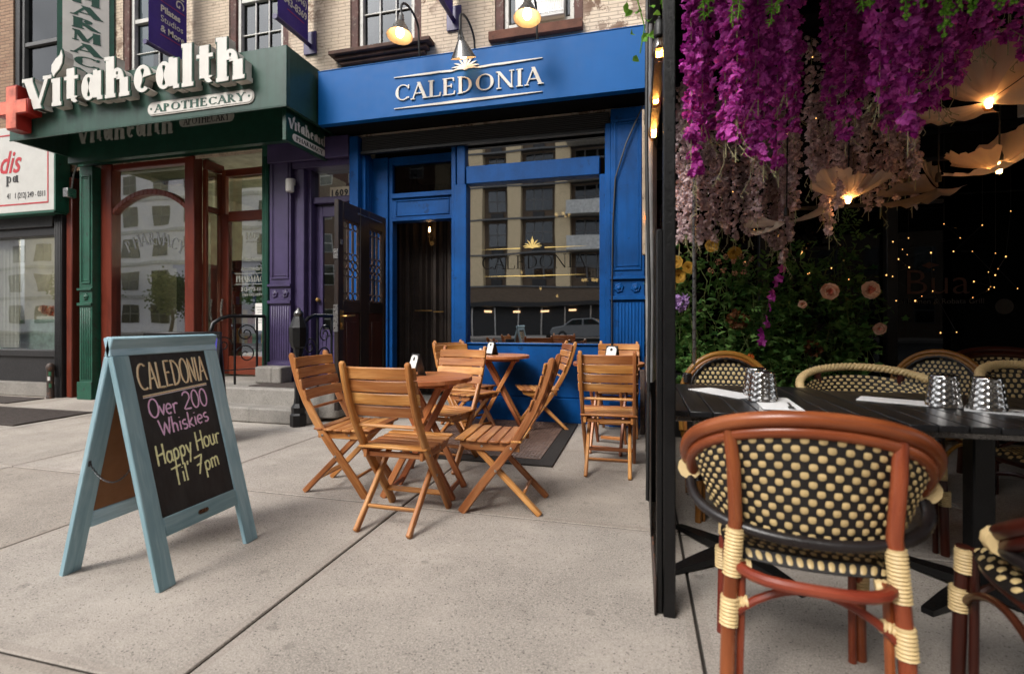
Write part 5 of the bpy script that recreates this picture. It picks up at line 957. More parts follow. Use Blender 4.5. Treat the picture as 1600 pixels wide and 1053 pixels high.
# chalk writing: single strokes swept as thin rough ribbons
def arc(cx, cy, rx, ry, a0, a1, n=12): return [(cx + rx * math.cos(R(a0 + (a1 - a0) * i / n)), cy + ry * math.sin(R(a0 + (a1 - a0) * i / n))) for i in range(n + 1)]
HAND = {
 'C': ([arc(.36, .5, .32, .48, 55, 300)], .62), 'A': ([[(.03, 0), (.28, 1)], [(.28, 1), (.52, -.02)], [(.12, .36), (.46, .40)]], .58), 'L': ([[(.08, 1), (.06, .03), (.46, .02)]], .5),
 'E': ([[(.42, .97), (.08, .98), (.06, .02), (.44, .03)], [(.07, .52), (.34, .53)]], .5), 'D': ([[(.08, 0), (.08, 1)], [(.02, .98)] + arc(.1, .5, .42, .48, 80, -85) + [(.03, .02)]], .58), 'O': ([arc(.30, .5, .26, .49, 100, 470, 18)], .6),
 'N': ([[(.06, 0), (.08, .98), (.42, .03), (.46, 1)]], .54), 'I': ([[(.1, 1), (.1, 0)]], .22), 'v': ([[(.02, .55), (.16, .02), (.32, .58)]], .34), 'e': ([[(.05, .3), (.34, .33)] + arc(.2, .3, .16, .27, 10, 310)], .42),
 'r': ([[(.06, .55), (.08, 0)], [(.08, .3)] + arc(.22, .36, .14, .18, 150, 40)], .36), '2': ([arc(.25, .72, .22, .27, 160, -40) + [(.05, .08), (.12, .04), (.5, .03)]], .56), '0': ([arc(.26, .5, .22, .5, 95, 460, 18)], .54),
 'W': ([[(.02, .98), (.2, .02), (.36, .75), (.52, .02), (.66, 1)]], .7), 'h': ([[(.08, 1), (.07, 0)], [(.07, .3)] + arc(.2, .34, .12, .2, 150, 0) + [(.33, 0)]], .42), 'i': ([[(.1, .55), (.1, 0)], [(.1, .76), (.1, .8)]], .2),
 's': ([arc(.18, .43, .13, .14, 50, 250) + arc(.17, .15, .14, .14, 80, -140)], .36), 'k': ([[(.08, 1), (.06, 0)], [(.32, .58), (.09, .28), (.34, 0)]], .38), 'H': ([[(.07, 1), (.05, 0)], [(.45, 1), (.44, 0)], [(.06, .48), (.45, .54)]], .54),
 'a': ([arc(.2, .28, .15, .27, 40, 330), [(.36, .56), (.35, .1), (.4, 0)]], .44), 'p': ([[(.07, .55), (.06, -.38)], arc(.2, .29, .14, .26, 150, -150)], .42), 'y': ([[(.04, .55), (.18, .08)], [(.36, .58), (.12, -.4)]], .4),
 'o': ([arc(.2, .28, .17, .27, 90, 455, 14)], .42), 'u': ([[(.06, .56), (.07, .15)] + arc(.19, .14, .12, .14, 200, 340) + [(.32, .56)], [(.32, .3), (.34, 0)]], .42), 'T': ([[(.0, .96), (.58, 1.0)], [(.3, .98), (.28, 0)]], .52),
 'l': ([[(.08, 1), (.09, 0)]], .2), "'": ([[(.06, 1.02), (.04, .8)]], .16), '7': ([[(.02, .95), (.5, 1), (.18, -.02)], [(.1, .5), (.42, .54)]], .56), 'm': ([[(.05, .55), (.06, 0)], [(.06, .36)] + arc(.16, .38, .10, .17, 150, 0) + [(.27, 0)], [(.27, .36)] + arc(.37, .38, .10, .17, 150, 0) + [(.49, 0)]], .58), ' ': ([], .3)}
def chalk(mb, s, x0, y0, w, h, rise, M, th, mi=0, off=(0, 0), slant=0, zz=0.0):
    tot = sum(HAND[c][1] for c in s); sx = w / tot; x = 0; rr = random.Random(s)
    for c in s:
        jy = rr.uniform(-.03, .03)
        for st in HAND[c][0]:
            P_ = []
            for k in range(len(st) - 1):
                a, c2 = st[k], st[k + 1]; n = max(1, int(math.hypot(c2[0] - a[0], c2[1] - a[1]) / .12))
                for i in range(n + (k == len(st) - 2)): f = i / n; P_.append((a[0] + (c2[0] - a[0]) * f, a[1] + (c2[1] - a[1]) * f))
            pts = [((x + px + slant * py) * sx + x0 + off[0], y0 + (py + jy) * h + rise * ((x + px) * sx / w) + off[1]) for px, py in P_]
            L_ = []
            for i, p in enumerate(pts):
                a, c2 = pts[max(0, i - 1)], pts[min(len(pts) - 1, i + 1)]; d = Vector((c2[0] - a[0], c2[1] - a[1])).normalized(); n_ = Vector((-d.y, d.x)) * th * rr.uniform(.8, 1.15); L_.append((p[0] + n_.x, p[1] + n_.y, p[0] - n_.x, p[1] - n_.y))
            k = zz + rr.random() * .0003
            vs = [M @ Vector(q) for l in L_ for q in ((l[0], l[1], k), (l[2], l[3], k))]; mb.add(vs, [(2 * i, 2 * i + 1, 2 * i + 3, 2 * i + 2) for i in range(len(L_) - 1)], mi)
        x += HAND[c][1]
def chalkpaint(name, c):
    k = N(name); v = k.coord(); g = k.noise(v, 260, 2); k.col(k.mix(k.rng(g, .4, .65, 0, .35), c, tuple(x * .35 for x in c))); k.rough(.9); M_[name] = k.m
chalkpaint('chalk_pink', (.86, .55, .80)); chalkpaint('chalk_yellow', (.90, .90, .50)); chalkpaint('chalk_cream', (.92, .80, .55)); chalkpaint('chalk_orange', (.66, .42, .20)); chalkpaint('chalk_white', (.78, .72, .80))
PM = Mf @ T3(pw0, ph0, -.0075); H_ = ph1 - ph0; W2 = pw1 - pw0; b = MB()
fx = lambda a: a * W2; fy = lambda a: (1 - a) * H_
chalk(b, 'CALEDONIA', fx(.05), fy(.225), fx(.92), .17 * H_, .02 * H_, PM, .0042, 2); chalk(b, 'CALEDONIA', fx(.05), fy(.225), fx(.92), .17 * H_, .02 * H_, PM, .0016, 3, (.004, -.002), zz=.0005)
for k in range(3): b.prism([(fx(.07), fy(.262) - k * .0045), (fx(.93), fy(.235) - k * .004), (fx(.93), fy(.235) - k * .004 + .0036), (fx(.07), fy(.262) - k * .0045 + .0036)], 0, .0004 + k * .0001, (2, 3, 4)[k], PM)
chalk(b, 'Over 200', fx(.10), fy(.405), fx(.80), .12 * H_, .02 * H_, PM, .0040, 0)
chalk(b, 'Whiskies', fx(.18), fy(.525), fx(.68), .105 * H_, .03 * H_, PM, .0040, 0)
chalk(b, 'Happy Hour', fx(.08), fy(.70), fx(.88), .125 * H_, .045 * H_, PM, .0043, 1); chalk(b, "Til' 7pm", fx(.22), fy(.845), fx(.66), .115 * H_, .04 * H_, PM, .0043, 1)
b.build('chalk_writing', ['chalk_pink', 'chalk_yellow', 'chalk_cream', 'chalk_orange', 'chalk_white'], t, smooth=None)
# second sign behind, black frame and blue poster
t = thing('poster_sign', 'black framed A-board with a blue poster, half hidden behind the chalkboard', 'sandwich board', (-4.05, 3.7, 0))
xd = Vector((.88, .47, 0)).normalized(); c_ = Vector((-4.02, 3.62, 0)); nv = Vector((xd.y, -xd.x, 0))
lv2 = aframe(t, tuple(c_ - xd * .31 + nv * .26), tuple(c_ + xd * .31 - nv * .26), tuple(xd), (.26, 1.0), .62, 1.045, 'black_slat', .03, (.12, .15), .028)
paint('poster_blue', (.03, .025, .42), .4); b = MB(); b.box(.03, .59, .15, 1.017, -.016, -.006, 0, lv2[0][1])
b.tube([lv2[0][1] @ Vector((.26 + .12 * math.cos(R(a)), .88 + .12 * math.sin(R(a)), -.004)) for a in range(0, 360, 12)], .004, 6, 1, closed=True); b.build('poster', ['poster_blue', 'paper'], t, smooth=None)
b = MB(); b.box(.03, .59, .15, 1.017, -.016, -.006, 0, lv2[1][1]); b.build('back_board', 'black_slat', t, smooth=None)

# ------------------------------------------------------------------ dining shed of the next restaurant
rest = thing('restaurant_building', 'brick restaurant building behind the flower-hung dining shed', 'building', (4, FY, 0))
b = MB(); b.box(.06, 9, FY + .6, FY + .7, 2.95, 9.5); b.quad((.351, FY + .004, 2.95), (9, FY + .004, 2.95), (9, FY + .004, 9.5), (.351, FY + .004, 9.5)); b.build('wall', 'cream_brick', rest, smooth=None)
b = MB(); b.box(.06, 9, FY + .004, FY + .3, 0, .55); b.box(.06, 9, FY + .004, FY + .3, 2.6, 2.95)
for x in (.06, 1.15, 2.25, 3.6, 5): b.box(x, x + .09, FY - .02, FY + .2, .55, 2.6)
b.build('shopfront_frame', 'black_plain', rest, .006)
b = MB(); b.box(.15, 9, FY + .06, FY + .07, .55, 2.6); b.build('display_window', 'dark_glass', rest, smooth=None)
b = MB(); b.box(.06, 9, FY + 2.9, FY + 3, 0, 3); b.box(.06, 9, FY + .3, FY + 3, 2.9, 3); b.box(.06, 9, FY + .3, FY + 3, -.05, .02); b.build('interior', 'matte_black', rest)
paint('logo_orange', (.09, .032, .014), .5); paint('logo_grey', (.07, .065, .06), .6)
b = MB(); F = Mx((0, FY + .052, 0), (1, 0, 0), (0, 0, 1)); text(b, 'Bua', .34, F @ T3(2.68, 1.36, 0), 0, .002, offset=-.004, sx=1.05); b.prism([(2.56, 1.63), (2.62, 1.66), (2.70, 1.63), (2.62, 1.60)], 0, .002, 0, F); b.build('window_logo', 'logo_orange', rest, smooth=None); b = MB()
text(b, 'Thai Ramen & Robata Grill', .068, F @ T3(2.68, 1.27, 0), 1, .002); b.build('window_tagline', ['logo_orange', 'logo_grey'], rest, smooth=None); b = MB(); text(b, 'is', .14, F @ T3(1.45, 1.44, 0), 0, .002, offset=-.003); b.build('window_lettering', 'logo_orange', rest, smooth=None)
b = MB(); b.lathe([(.07, 0), (.07, .002)], (3.20, 1.24, 0), 24, 0, F); b.build('round_sticker', 'logo_grey', rest, smooth=None)
shed = thing('dining_shed', 'black timber dining shed with posts and a dark slatted roof', 'shed', (.08, 1.97, 0))
def post(x0, x1, y0, y1, z0, z1, mat='black_paint', nm='post', bv=.004): b = MB(); b.box(x0, x1, y0, y1, z0, z1); return b.build(nm, mat, shed, bv)
post(.084, .128, 1.93, 2.0, 0, 2.93); post(.060, .0835, 1.95, 2.0, 0, 1.45); post(.045, .095, 3.15, 3.22, 0, 2.85); post(.045, .095, 4.35, 4.42, 0, 2.85); post(.06, .12, 5.22, 5.30, 0, 2.85)
post(4.5, 4.58, 1.93, 2.0, 0, 2.85); post(4.5, 4.58, 5.2, 5.28, 0, 2.85)
post(.02, .06, 4.95, 5.02, 1.75, 3.15, 'beige_trim', 'timber_upright'); post(.052, .06, 1.93, 5.3, 0, .14, 'rust_metal', 'base_plate'); post(.046, .0515, 2.3, 5.3, .14, .75, 'black_paint', 'side_panel')
post(-.0, .045, 5.02, 5.2, 0, .62, 'rust_metal', 'side_panel')
for y in (1.93, 5.22): post(.04, 4.6, y, y + .08, 2.85, 3.0, 'black_plain', 'beam')
post(.05, .11, 2.01, 5.22, 2.85, 2.98, 'black_plain', 'beam'); post(.052, .10, 2.0, 5.22, 2.16, 2.20, 'black_paint', 'side_rail')
b = MB(); b.box(.04, 6.4, -1.3, FY - .02, 3.0, 3.05)  # front stretch of roof, out of view, added to shade the shed floor
for k in range(9): b.box(.12, 4.5, 2.2 + k * .36, 2.25 + k * .36, 2.92, 2.999)
b.build('roof', 'matte_black', shed)
post(4.62, 4.7, 1.9, 5.4, 0, 3.0, 'black_plain', 'end_wall'); 
b = MB(); b.box(2.6, 4.4, 4.2, 4.32, 2.55, 2.66); b.box(1.9, 4.4, 4.75, 4.8, 2.45, 2.62, 1); b.box(1.2, 2.2, 4.4, 4.42, 1.99, 2.02, 2); b.build('ceiling_duct', ['white_slab', 'matte_black', 'dark_metal'], shed, .004)
b = MB()
for k in range(5):
    x = .055 + .006 * k; b.tube([(x, 3.0 + .045 * k, .75), (x + .006 * math.sin(k), 3.02 + .045 * k, 1.3), (x, 3.0 + .05 * k, 2.0), (x, 2.95 + .05 * k, 2.8)], [.02, .026, .022, .018], 8)
b.build('rolled_vinyl', 'vinyl_clear', shed, smooth=60)
b = MB()
for k in range(4): x = .036 + .006 * k; b.tube([(x, 2.6 + .5 * k, .2), (x + .01, 2.6 + .5 * k, 1.2), (x - .004, 2.62 + .5 * k, 2.0), (x, 2.6 + .5 * k, 2.85)], .009, 6)
b.build('wiring', 'cord_black', shed)
b = MB(); b.tube([(.335, 3.35, 0), (.335, 3.35, 3.0)], .012, 10); b.lathe([(.05, 0), (.05, .01)], (.335, 3.35, .001), 14); tag(b.build('steel_pole', 'steel'), 'thin grey steel pole standing before the flower wall', 'pole')
# bulbs strung along the eave
t = thing('bulb_string', 'string of warm edison bulbs along the eave beside the blue pilaster', 'string lights', (.07, 2.0, 2.2))
b = MB(); bl = [(2.02, 2.16), (2.46, 2.165), (2.84, 2.14), (3.54, 2.15), (4.2, 2.12), (4.93, 2.10)]; P_ = []
for i, (y, z) in enumerate(bl):
    P_.append((.072, y, z + .13))
    if i < len(bl) - 1: P_.append((.074, (y + bl[i + 1][0]) / 2, (z + bl[i + 1][1]) / 2 + .02))
b.tube(P_, .005, 6); b.build('cable', 'cord_black', t, smooth=80)
for y, z in bl:
    b = MB(); b.lathe([(.008, .12), (.017, .11), (.02, .09), (.02, .055), (.016, .05)], (.072, y, z), 12); so_ = b.build('socket', 'cord_black', t)
    b = MB(); b.lathe([(.0, -.045), (.014, -.042), (.027, -.018), (.03, .005), (.024, .03), (.014, .052)], (.072, y, z), 16); b.build('bulb', 'bulb_glass', so_, smooth=80)
    b = MB()
    for k in range(4): a = k * math.pi / 4; b.tube([(.072 + .010 * math.cos(a), y + .010 * math.sin(a), z - .022), (.072 + .013 * math.cos(a), y + .013 * math.sin(a), z + .028)], .0022, 5)
    b.build('filament', 'filament', so_)
# ------------------------------------------------------------------ black slatted tables
def slat_table(label, x0, x1, y0, y1, npl, legs):
    t = thing('slatted_table', label, 'table', ((x0 + x1) / 2, (y0 + y1) / 2, 0), 0, 'black slatted dining tables'); w = (x1 - x0) / npl; b = MB()
    for k in range(npl): b.box(x0 + k * w + .002, x0 + (k + 1) * w - .002, y0, y1, .727, .75)
    b.build('tabletop', 'black_slat', t, .004, seg=2)
    b = MB(); b.box(x0 + .02, x1 - .02, y0 + .02, y0 + .05, .705, .7265); b.box(x0 + .02, x1 - .02, y1 - .05, y1 - .02, .705, .7265); b.box(x0 + .02, x0 + .05, y0 + .05, y1 - .05, .705, .7265); b.box(x1 - .05, x1 - .02, y0 + .05, y1 - .05, .705, .7265); b.build('frame', 'gun_metal', t, .003)
    for lx, ly in legs:
        b = MB(); b.box(lx - .038, lx + .038, ly - .038, ly + .038, .03, .705); p = b.build('pedestal', 'black_paint', t, .006)
        b = MB()
        for k in range(4):
            a = R(k * 90 + 38); d = Vector((math.cos(a), math.sin(a), 0)); s_ = Vector((-d.y, d.x, 0)); c = Vector((lx, ly, 0))
            vs = []
            for q, wv, z0, z1 in ((.0, .045, .02, .06), (.2, .035, .012, .04), (.36, .02, .0, .022)):
                for sg in (-1, 1):
                    for z in (z0, z1): v = c + d * q + s_ * sg * wv; vs.append((v.x, v.y, z))
            b.add(vs, [(0, 1, 5, 4), (2, 6, 7, 3), (1, 3, 7, 5), (0, 4, 6, 2), (4, 5, 9, 8), (6, 10, 11, 7), (5, 7, 11, 9), (4, 8, 10, 6), (8, 9, 11, 10)], 0, None, 0)
        b.build('foot', 'black_paint', p)
    return t
slat_table('black slatted dining table at the shed post, carrying two tumblers', .10, .885, 2.06, 2.96, 9, [(.42, 2.5)]); slat_table('black slatted dining table at the right frame edge, carrying two tumblers', .892, 1.68, 1.985, 2.86, 9, [(1.33, 2.42)])
def tumbler(label, x, y, s=1):
    t = MB(); H_ = .125 * s; r0, r1 = .062 * s, .047 * s; prof = [(r0 + (r1 - r0) * i / 44, H_ * i / 44) for i in range(45)] + [(r1 - .003, H_ + .003), (r1 - .01, H_ + .004), (0, H_ + .002)]
    def wob(a, z):
        if z > H_ * .96 or z < .006: return 0
        return .0007 * (math.cos(16 * a) + math.cos(8 * a + 252 * z / s) + math.cos(8 * a - 252 * z / s))
    t.lathe(prof, (x, y, .7535), 112, 0, wob=wob); o = t.build('tumbler', 'tumbler_steel', None, smooth=70); return tag(o, label, 'cup', 'hammered tumblers on the black tables')
paint('tumbler_steel', (.62, .61, .60), .16, metal=1, vary=.1, bump=.0)
tumbler('hammered steel tumbler upside down at the front edge by the shed post', .525, 2.40); tumbler('hammered steel tumbler half hidden behind the one by the shed post', .54, 2.58)
tumbler('hammered steel tumbler, left one of the pair on the right-hand table', 1.215, 2.43); tumbler('hammered steel tumbler, right one of the pair on the right-hand table', 1.33, 2.37)
def napkin(label, x, y, rz, fork=1):
    t = thing('napkin', label, 'napkin', (x, y, .7505), rz, 'paper napkins on the black tables'); b = MB(); b.box(-.075, .075, -.17, .17, 0, .0022); b.box(-.074, .073, -.168, .169, .0022, .0032, 0); o = b.build('sheet', 'napkin', t, .0006, local=True); return t
def fork(label, x, y, rz):
    b = MB(); b.ribbon([(0, -.09, .001), (0, -.06, .0025), (0, 0, .004), (0, .04, .003)], .009, .002, (1, 0, 0)); b.ribbon([(0, .035, .003), (0, .06, .002), (0, .07, .003)], .022, .0018, (1, 0, 0))
    for k in range(4): b.ribbon([(-.0095 + k * .0063, .068, .003), (-.0095 + k * .0063, .105, .005)], .0034, .0018, (1, 0, 0))
    o = b.build('fork', 'steel', None, .0004); o.location = (x, y, .7537); o.rotation_euler.z = rz; return tag(o, label, 'fork', 'forks on the napkins')
napkin('white napkin under the front tumbler by the shed post', .565, 2.34, R(-4)); napkin('white napkin farther back on the table at the shed post', .40, 2.62, R(35)); napkin('white napkin under the pair of tumblers, nearer the frame edge', 1.42, 2.32, R(62)); napkin('white napkin under the pair of tumblers, nearer the shed post', 1.12, 2.52, R(62))
fork('steel fork on the napkin by the shed post', .60, 2.27, R(170)); fork('steel fork on the right-hand napkin', 1.43, 2.30, R(60))

# ------------------------------------------------------------------ rattan chairs
def weave(mb, f, nu, nv, side=1, pu=.60, pv=.74, h=.0035, inside=None, both=False, grid=1):
    """woven panel: dark sheet + raised cream pads in half-drop rows; f(u,v) -> point, u,v in 0..1"""
    def nrm(u, v):
        e = .01; a = (f(min(1, u + e), v) - f(max(0, u - e), v)); c = (f(u, min(1, v + e)) - f(u, max(0, v - e))); n = a.cross(c); return n.normalized() * side if n.length > 1e-9 else Vector((0, 0, 1))
    ok = inside or (lambda u, v: True); gu, gv = nu * grid, nv * grid
    for i in range(gu):
        for j in range(gv):
            u0, u1, v0, v1 = i / gu, (i + 1) / gu, j / gv, (j + 1) / gv
            if not ok((u0 + u1) / 2, (v0 + v1) / 2): continue
            q = [f(u0, v0), f(u1, v0), f(u1, v1), f(u0, v1)]; n = [nrm(u0, v0), nrm(u1, v0), nrm(u1, v1), nrm(u0, v1)]
            mb.add([p + m * .003 for p, m in zip(q, n)] + [p - m * .003 for p, m in zip(q, n)], [(0, 1, 2, 3), (7, 6, 5, 4), (0, 4, 5, 1), (1, 5, 6, 2), (2, 6, 7, 3), (3, 7, 4, 0)], 0, None, 0, .5)
    for j in range(nv):
        for i in range(nu + (j % 2)):
            uc = (i + (0 if j % 2 else .5)) / nu; vc = (j + .5) / nv; du, dv = pu / nu / 2, pv / nv / 2; rr = random.random()
            if uc - du < 0 or uc + du > 1 or not (ok(uc, vc) and ok(uc - du, vc - dv) and ok(uc + du, vc + dv) and ok(uc - du, vc + dv) and ok(uc + du, vc - dv)): continue
            for sg in ((1, -1) if both else (1,)):
                vs = []
                for b_ in range(4):
                    for a_ in range(4):
                        u = uc + du * (-1 + 2 * a_ / 3); v = vc + dv * (-1 + 2 * b_ / 3); ea, eb = a_ in (0, 3), b_ in (0, 3); k = -.0 if (ea and eb) else (.45 if ea or eb else 1)
                        if ea and eb: u = uc + (u - uc) * .8; v = vc + (v - vc) * .8
                        vs.append(f(u, v) + nrm(u, v) * sg * (.0034 + h * k))
                fs = [(4 * b_ + a_, 4 * b_ + a_ + 1, 4 * b_ + a_ + 5, 4 * b_ + a_ + 4) for b_ in range(3) for a_ in range(3)]
                mb.add(vs, fs if sg > 0 else [tuple(reversed(q)) for q in fs], 1, None, 0, rr)
def ribbed(mb, pts, r, n=10, mi=0, pitch=.010, amp=.0016):
    P_ = [Vector(p) for p in pts]; out = []; rad = []
    for i in range(len(P_) - 1):
        l = (P_[i + 1] - P_[i]).length; m = max(2, int(l / pitch * 2)); 
        for k in range(m): out.append(P_[i].lerp(P_[i + 1], k / m)); rad.append(r + (amp if len(out) % 2 else -amp))
    out.append(P_[-1]); rad.append(r); mb.tube(out, rad, n, mi)
RG = 'rattan bistro chairs of the restaurant'
def seat_f(hw, hd, z):
    def f(u, v):
        x, y = 2 * u - 1, 2 * v - 1; X = x * math.sqrt(max(0, 1 - .30 * y * y)); Yv = y * math.sqrt(max(0, 1 - .30 * x * x)); r = max(abs(x), abs(y)); return Vector((X * hw, Yv * hd, z - .008 * (1 - r * r) - (.030 * max(0, r - .82) / .18)))
    return f
def binding(t, mat, pts, r): b = MB(); ribbed(b, pts, r); b.build('binding', mat, t, local=True, smooth=60)
def chair_base(t, cane, wrap, hw=.215, y0=-.265, y1=.20, arch=True):
    for s in (-1, 1):
        b = MB(); b.tube([(s * (hw), y1 + .005, 0), (s * (hw - .005), y1, .25), (s * (hw - .01), y1 - .005, .43)], [.018, .0185, .0185], 12); b.tube([(s * (hw - .028), y1 - .02, 0), (s * (hw - .03), y1 - .022, .43)], .012, 10); b.build('leg', cane, t, local=True)
        binding(t, wrap, [(s * (hw - .012), y1 - .006, .355), (s * (hw - .012), y1 - .008, .425)], .0245); binding(t, wrap, [(s * hw, y1 + .0, .235), (s * hw, y1, .305)], .0235)
    b = MB(); N_ = 28; sq = lambda a, p: math.copysign(abs(a) ** p, a)
    b.tube([((hw - .01) * sq(math.cos(6.2832 * k / N_), .62), -.03 + .22 * sq(math.sin(6.2832 * k / N_), .62), .412) for k in range(N_)], .016, 10, closed=True); b.build('seat_frame', cane, t, local=True)
    if arch:
        b = MB()
        def arc3(p, q, rise): p, q = Vector(p), Vector(q); return [p.lerp(q, k / 12) + Vector((0, 0, rise * math.sin(math.pi * k / 12) ** .8)) for k in range(13)]
        for s in (-1, 1): b.tube(arc3((s * (hw - .0), y0 + .0, .255), (s * (hw - .01), y1 - .01, .265), .10), .0105, 8)
        b.tube(arc3((-hw, y0, .26), (hw, y0, .26), .115), .0115, 8); b.tube(arc3((-hw, y1 - .01, .25), (hw, y1 - .01, .25), .12), .0105, 8); b.build('stretcher', cane, t, local=True)
def tub_chair(label, cane, rail, wrap, Rx=.275, ztop=.862, zend=.64, cream='weave_cream', nuv=(20, 12), braid=False, loc=(0, 0), rz=0, D=.238, yc=-.05, ex=2.0, pad=(.60, .74)):
    t = thing('rattan_armchair', label, 'chair', (loc[0], loc[1], 0), rz, RG); TE = R(104)
    def plan(tt, k=1.0): a = tt * TE; return Rx * k * math.sin(a), yc - D * k * math.cos(a)
    zr = lambda tt: ztop - (ztop - zend) * abs(tt) ** ex
    zl = lambda tt: .505 + (zend - .035 - .505) * abs(tt) ** 2.2
    TT = [-1 + 2 * i / 44 for i in range(45)]
    b = MB()
    if braid:
        for k in range(3):
            pts = []
            for i in range(133): tt = -1 + 2 * i / 132; x, y = plan(tt); ph = i * .85 + k * 2.094; n = Vector((x, y + .05, 0)).normalized(); pts.append(Vector((x, y, zr(tt))) + n * .012 * math.cos(ph) + Vector((0, 0, .012 * math.sin(ph))))
            b.tube(pts, .0115, 7)
    else:
        b.tube([(*plan(tt), zr(tt)) for tt in TT], .022, 14); b.tube([(*plan(tt, .955), zr(tt) - .036) for tt in TT], .0185, 12)
    b.build('top_rail', rail, t, local=True, smooth=60)
    b = MB(); ribbed(b, [(*plan(tt, .985 - .11 * (1 - abs(tt)) ** .7), zl(tt)) for tt in TT], .0165, 10, pitch=.012, amp=.0008)
    for s in (-1, 1): x, y = plan(s); b.tube([(x, y, zend - .03), (x * .99, y + .02, zend - .015), (x, y + .012, zend + .0)], .016, 10)
    b.build('arm_loop', 'black_wrap', t, local=True, smooth=60)
    for s in (-1, 1): x, y = plan(s * .985); binding(t, wrap, [(x, y - .02, zr(.985) - .018), (x * .995, y + .022, zend - .018)], .0345)
    def bf(u, v):
        tt = (u * 2 - 1) * .74; z0, z1 = zl(tt) + .0, zr(tt) - .045; x, y = plan(tt, .80 + .155 * v); return Vector((x, y, z0 + (z1 - z0) * v))
    b = MB(); weave(b, bf, nuv[0], nuv[1], 1, pad[0], pad[1], both=True); b.build('backrest', ['weave_black', cream], t, local=True, smooth=60)
    yb = yc - D + .05; b = MB(); weave(b, seat_f(.218, (.20 - yb) / 2 + .012, .452), 15, 13, 1); se = b.build('seat', ['weave_black', cream], t, local=True, smooth=60); se.location = (0, (.20 + yb) / 2, 0)
    PT = math.degrees(math.asin(min(.205, .72 * Rx) / Rx)) / 104
    for s in (-1, 1):
        x, y = plan(s * PT); b = MB(); yb = yc - D + .05; b.tube([(s * .215, yb - .045, 0), (s * .208, yb - .032, .25), (s * .196, yb - .015, .45), (s * .188, yb - .01, .54), (x * .95, y - .014, .70), (x, y + .010, zr(PT) - .02)], [.0205, .020, .020, .0195, .019, .018], 12); b.tube([(s * .182, yb - .02, 0), (s * .172, yb - .01, .42)], .012, 8); b.build('leg', cane, t, local=True)
        binding(t, wrap, [(s * .199, yb - .02, .385), (s * .190, yb - .012, .515)], .0245); binding(t, wrap, [(s * .208, yb - .034, .25), (s * .204, yb - .027, .325)], .0245); binding(t, wrap, [(s * .19, yb - .02, .305), (s * .155, yb - .022, .315)], .017); binding(t, wrap, [(s * .192, yb, .405), (s * .15, yb + .005, .40)], .020)
    chair_base(t, cane, wrap, y0=yb - .028, hw=.208); return t
def hoop_chair(label, loc, rz, cane='gold_cane'):
    t = thing('rattan_side_chair', label, 'chair', (loc[0], loc[1], 0), rz, RG); w = .27; zc = .635; lean = lambda z: -.19 - .16 * max(0, z - .42)
    def hoop(k, drop): return [(s * k, lean(z), z) for s, z in [(-w * 1.0, .42), (-w * 1.02, .53)]] + [(-w * k * math.cos(a), lean(zc + .268 * k * math.sin(a) - drop), zc + .268 * k * math.sin(a) - drop) for a in [math.pi * i / 20 for i in range(21)]] + [(w * 1.02 * k, lean(.53), .53), (w * k, lean(.42), .42)]
    b = MB(); b.tube(hoop(1, 0), .017, 12); b.tube(hoop(.915, 0), .0125, 10); b.build('top_rail', cane, t, local=True, smooth=60)
    b = MB()
    for s in (-1, 1): a = R(24); ribbed(b, [(s * w * math.cos(a) * .97, lean(zc + .1), zc + .268 * math.sin(a) - .03), (s * w * math.cos(a) * .93, lean(zc + .15), zc + .268 * math.sin(a) + .03)], .029)
    for k in range(2): b.tube([(.80 * w * math.cos(6.2832 * i / 60) * (1 + .02 * math.sin(i * 2.1 + k * 3)), lean(.66 + .2 * math.sin(6.2832 * i / 60)) + .006 * math.cos(i * 2.1 + k * 3), .655 + .215 * math.sin(6.2832 * i / 60)) for i in range(60)], .009, 6, closed=True)
    b.build('binding', 'black_wrap', t, local=True, smooth=60)
    f = lambda u, v: Vector(((2 * u - 1) * w * .8, lean(.44 + .43 * v) - .03 * (1 - (2 * u - 1) ** 2), .44 + .43 * v)); b = MB(); weave(b, f, 14, 16, -1, both=True, inside=lambda u, v: (2 * u - 1) ** 2 + (2 * v - 1) ** 2 < .98, grid=2); b.build('backrest', ['weave_black', 'weave_cream'], t, local=True, smooth=60)
    b = MB(); weave(b, seat_f(.222, .212, .452), 15, 13, 1); se = b.build('seat', ['weave_black', 'weave_cream'], t, local=True, smooth=60); se.location = (0, -.03, 0)
    for s in (-1, 1): b = MB(); b.tube([(s * .225, -.27, 0), (s * .24, -.215, .30), (s * w, lean(.45), .45)], .017, 10); b.tube([(s * .20, -.25, 0), (s * .215, -.2, .42)], .012, 8); b.build('leg', cane, t, local=True)
    chair_base(t, cane, 'black_wrap', y0=-.235); return t
tub_chair('red cane armchair with black and cream woven back, largest and closest, back to us', 'red_cane', 'red_cane', 'cream_wrap', Rx=.322, ztop=.842, loc=(.468, 1.67), rz=R(-6), cream='weave_tan', nuv=(19, 12), D=.18, yc=-.02, pad=(.50, .80))
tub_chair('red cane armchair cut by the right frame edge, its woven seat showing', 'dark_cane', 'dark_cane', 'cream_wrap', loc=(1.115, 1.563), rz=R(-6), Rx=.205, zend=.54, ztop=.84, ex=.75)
hoop_chair('golden bamboo chair behind the table at the shed post, rounded hoop back', (.525, 3.10), R(180))
tub_chair('woven armchair with thin cream braided rim between the two black tables, facing us', 'dark_cane', 'cream_wrap', 'cream_wrap', Rx=.335, ztop=.842, zend=.70, braid=True, loc=(1.19, 2.98), rz=R(178), nuv=(22, 15))
hoop_chair('golden bamboo chair turned sideways in the second row near the window lettering', (1.72, 3.72), R(130))
tub_chair('dark brown cane armchair in the second row, almost lost in shadow', 'dark_cane', 'dark_cane', 'cream_wrap', Rx=.33, ztop=.905, zend=.72, loc=(2.42, 4.0), rz=R(170))
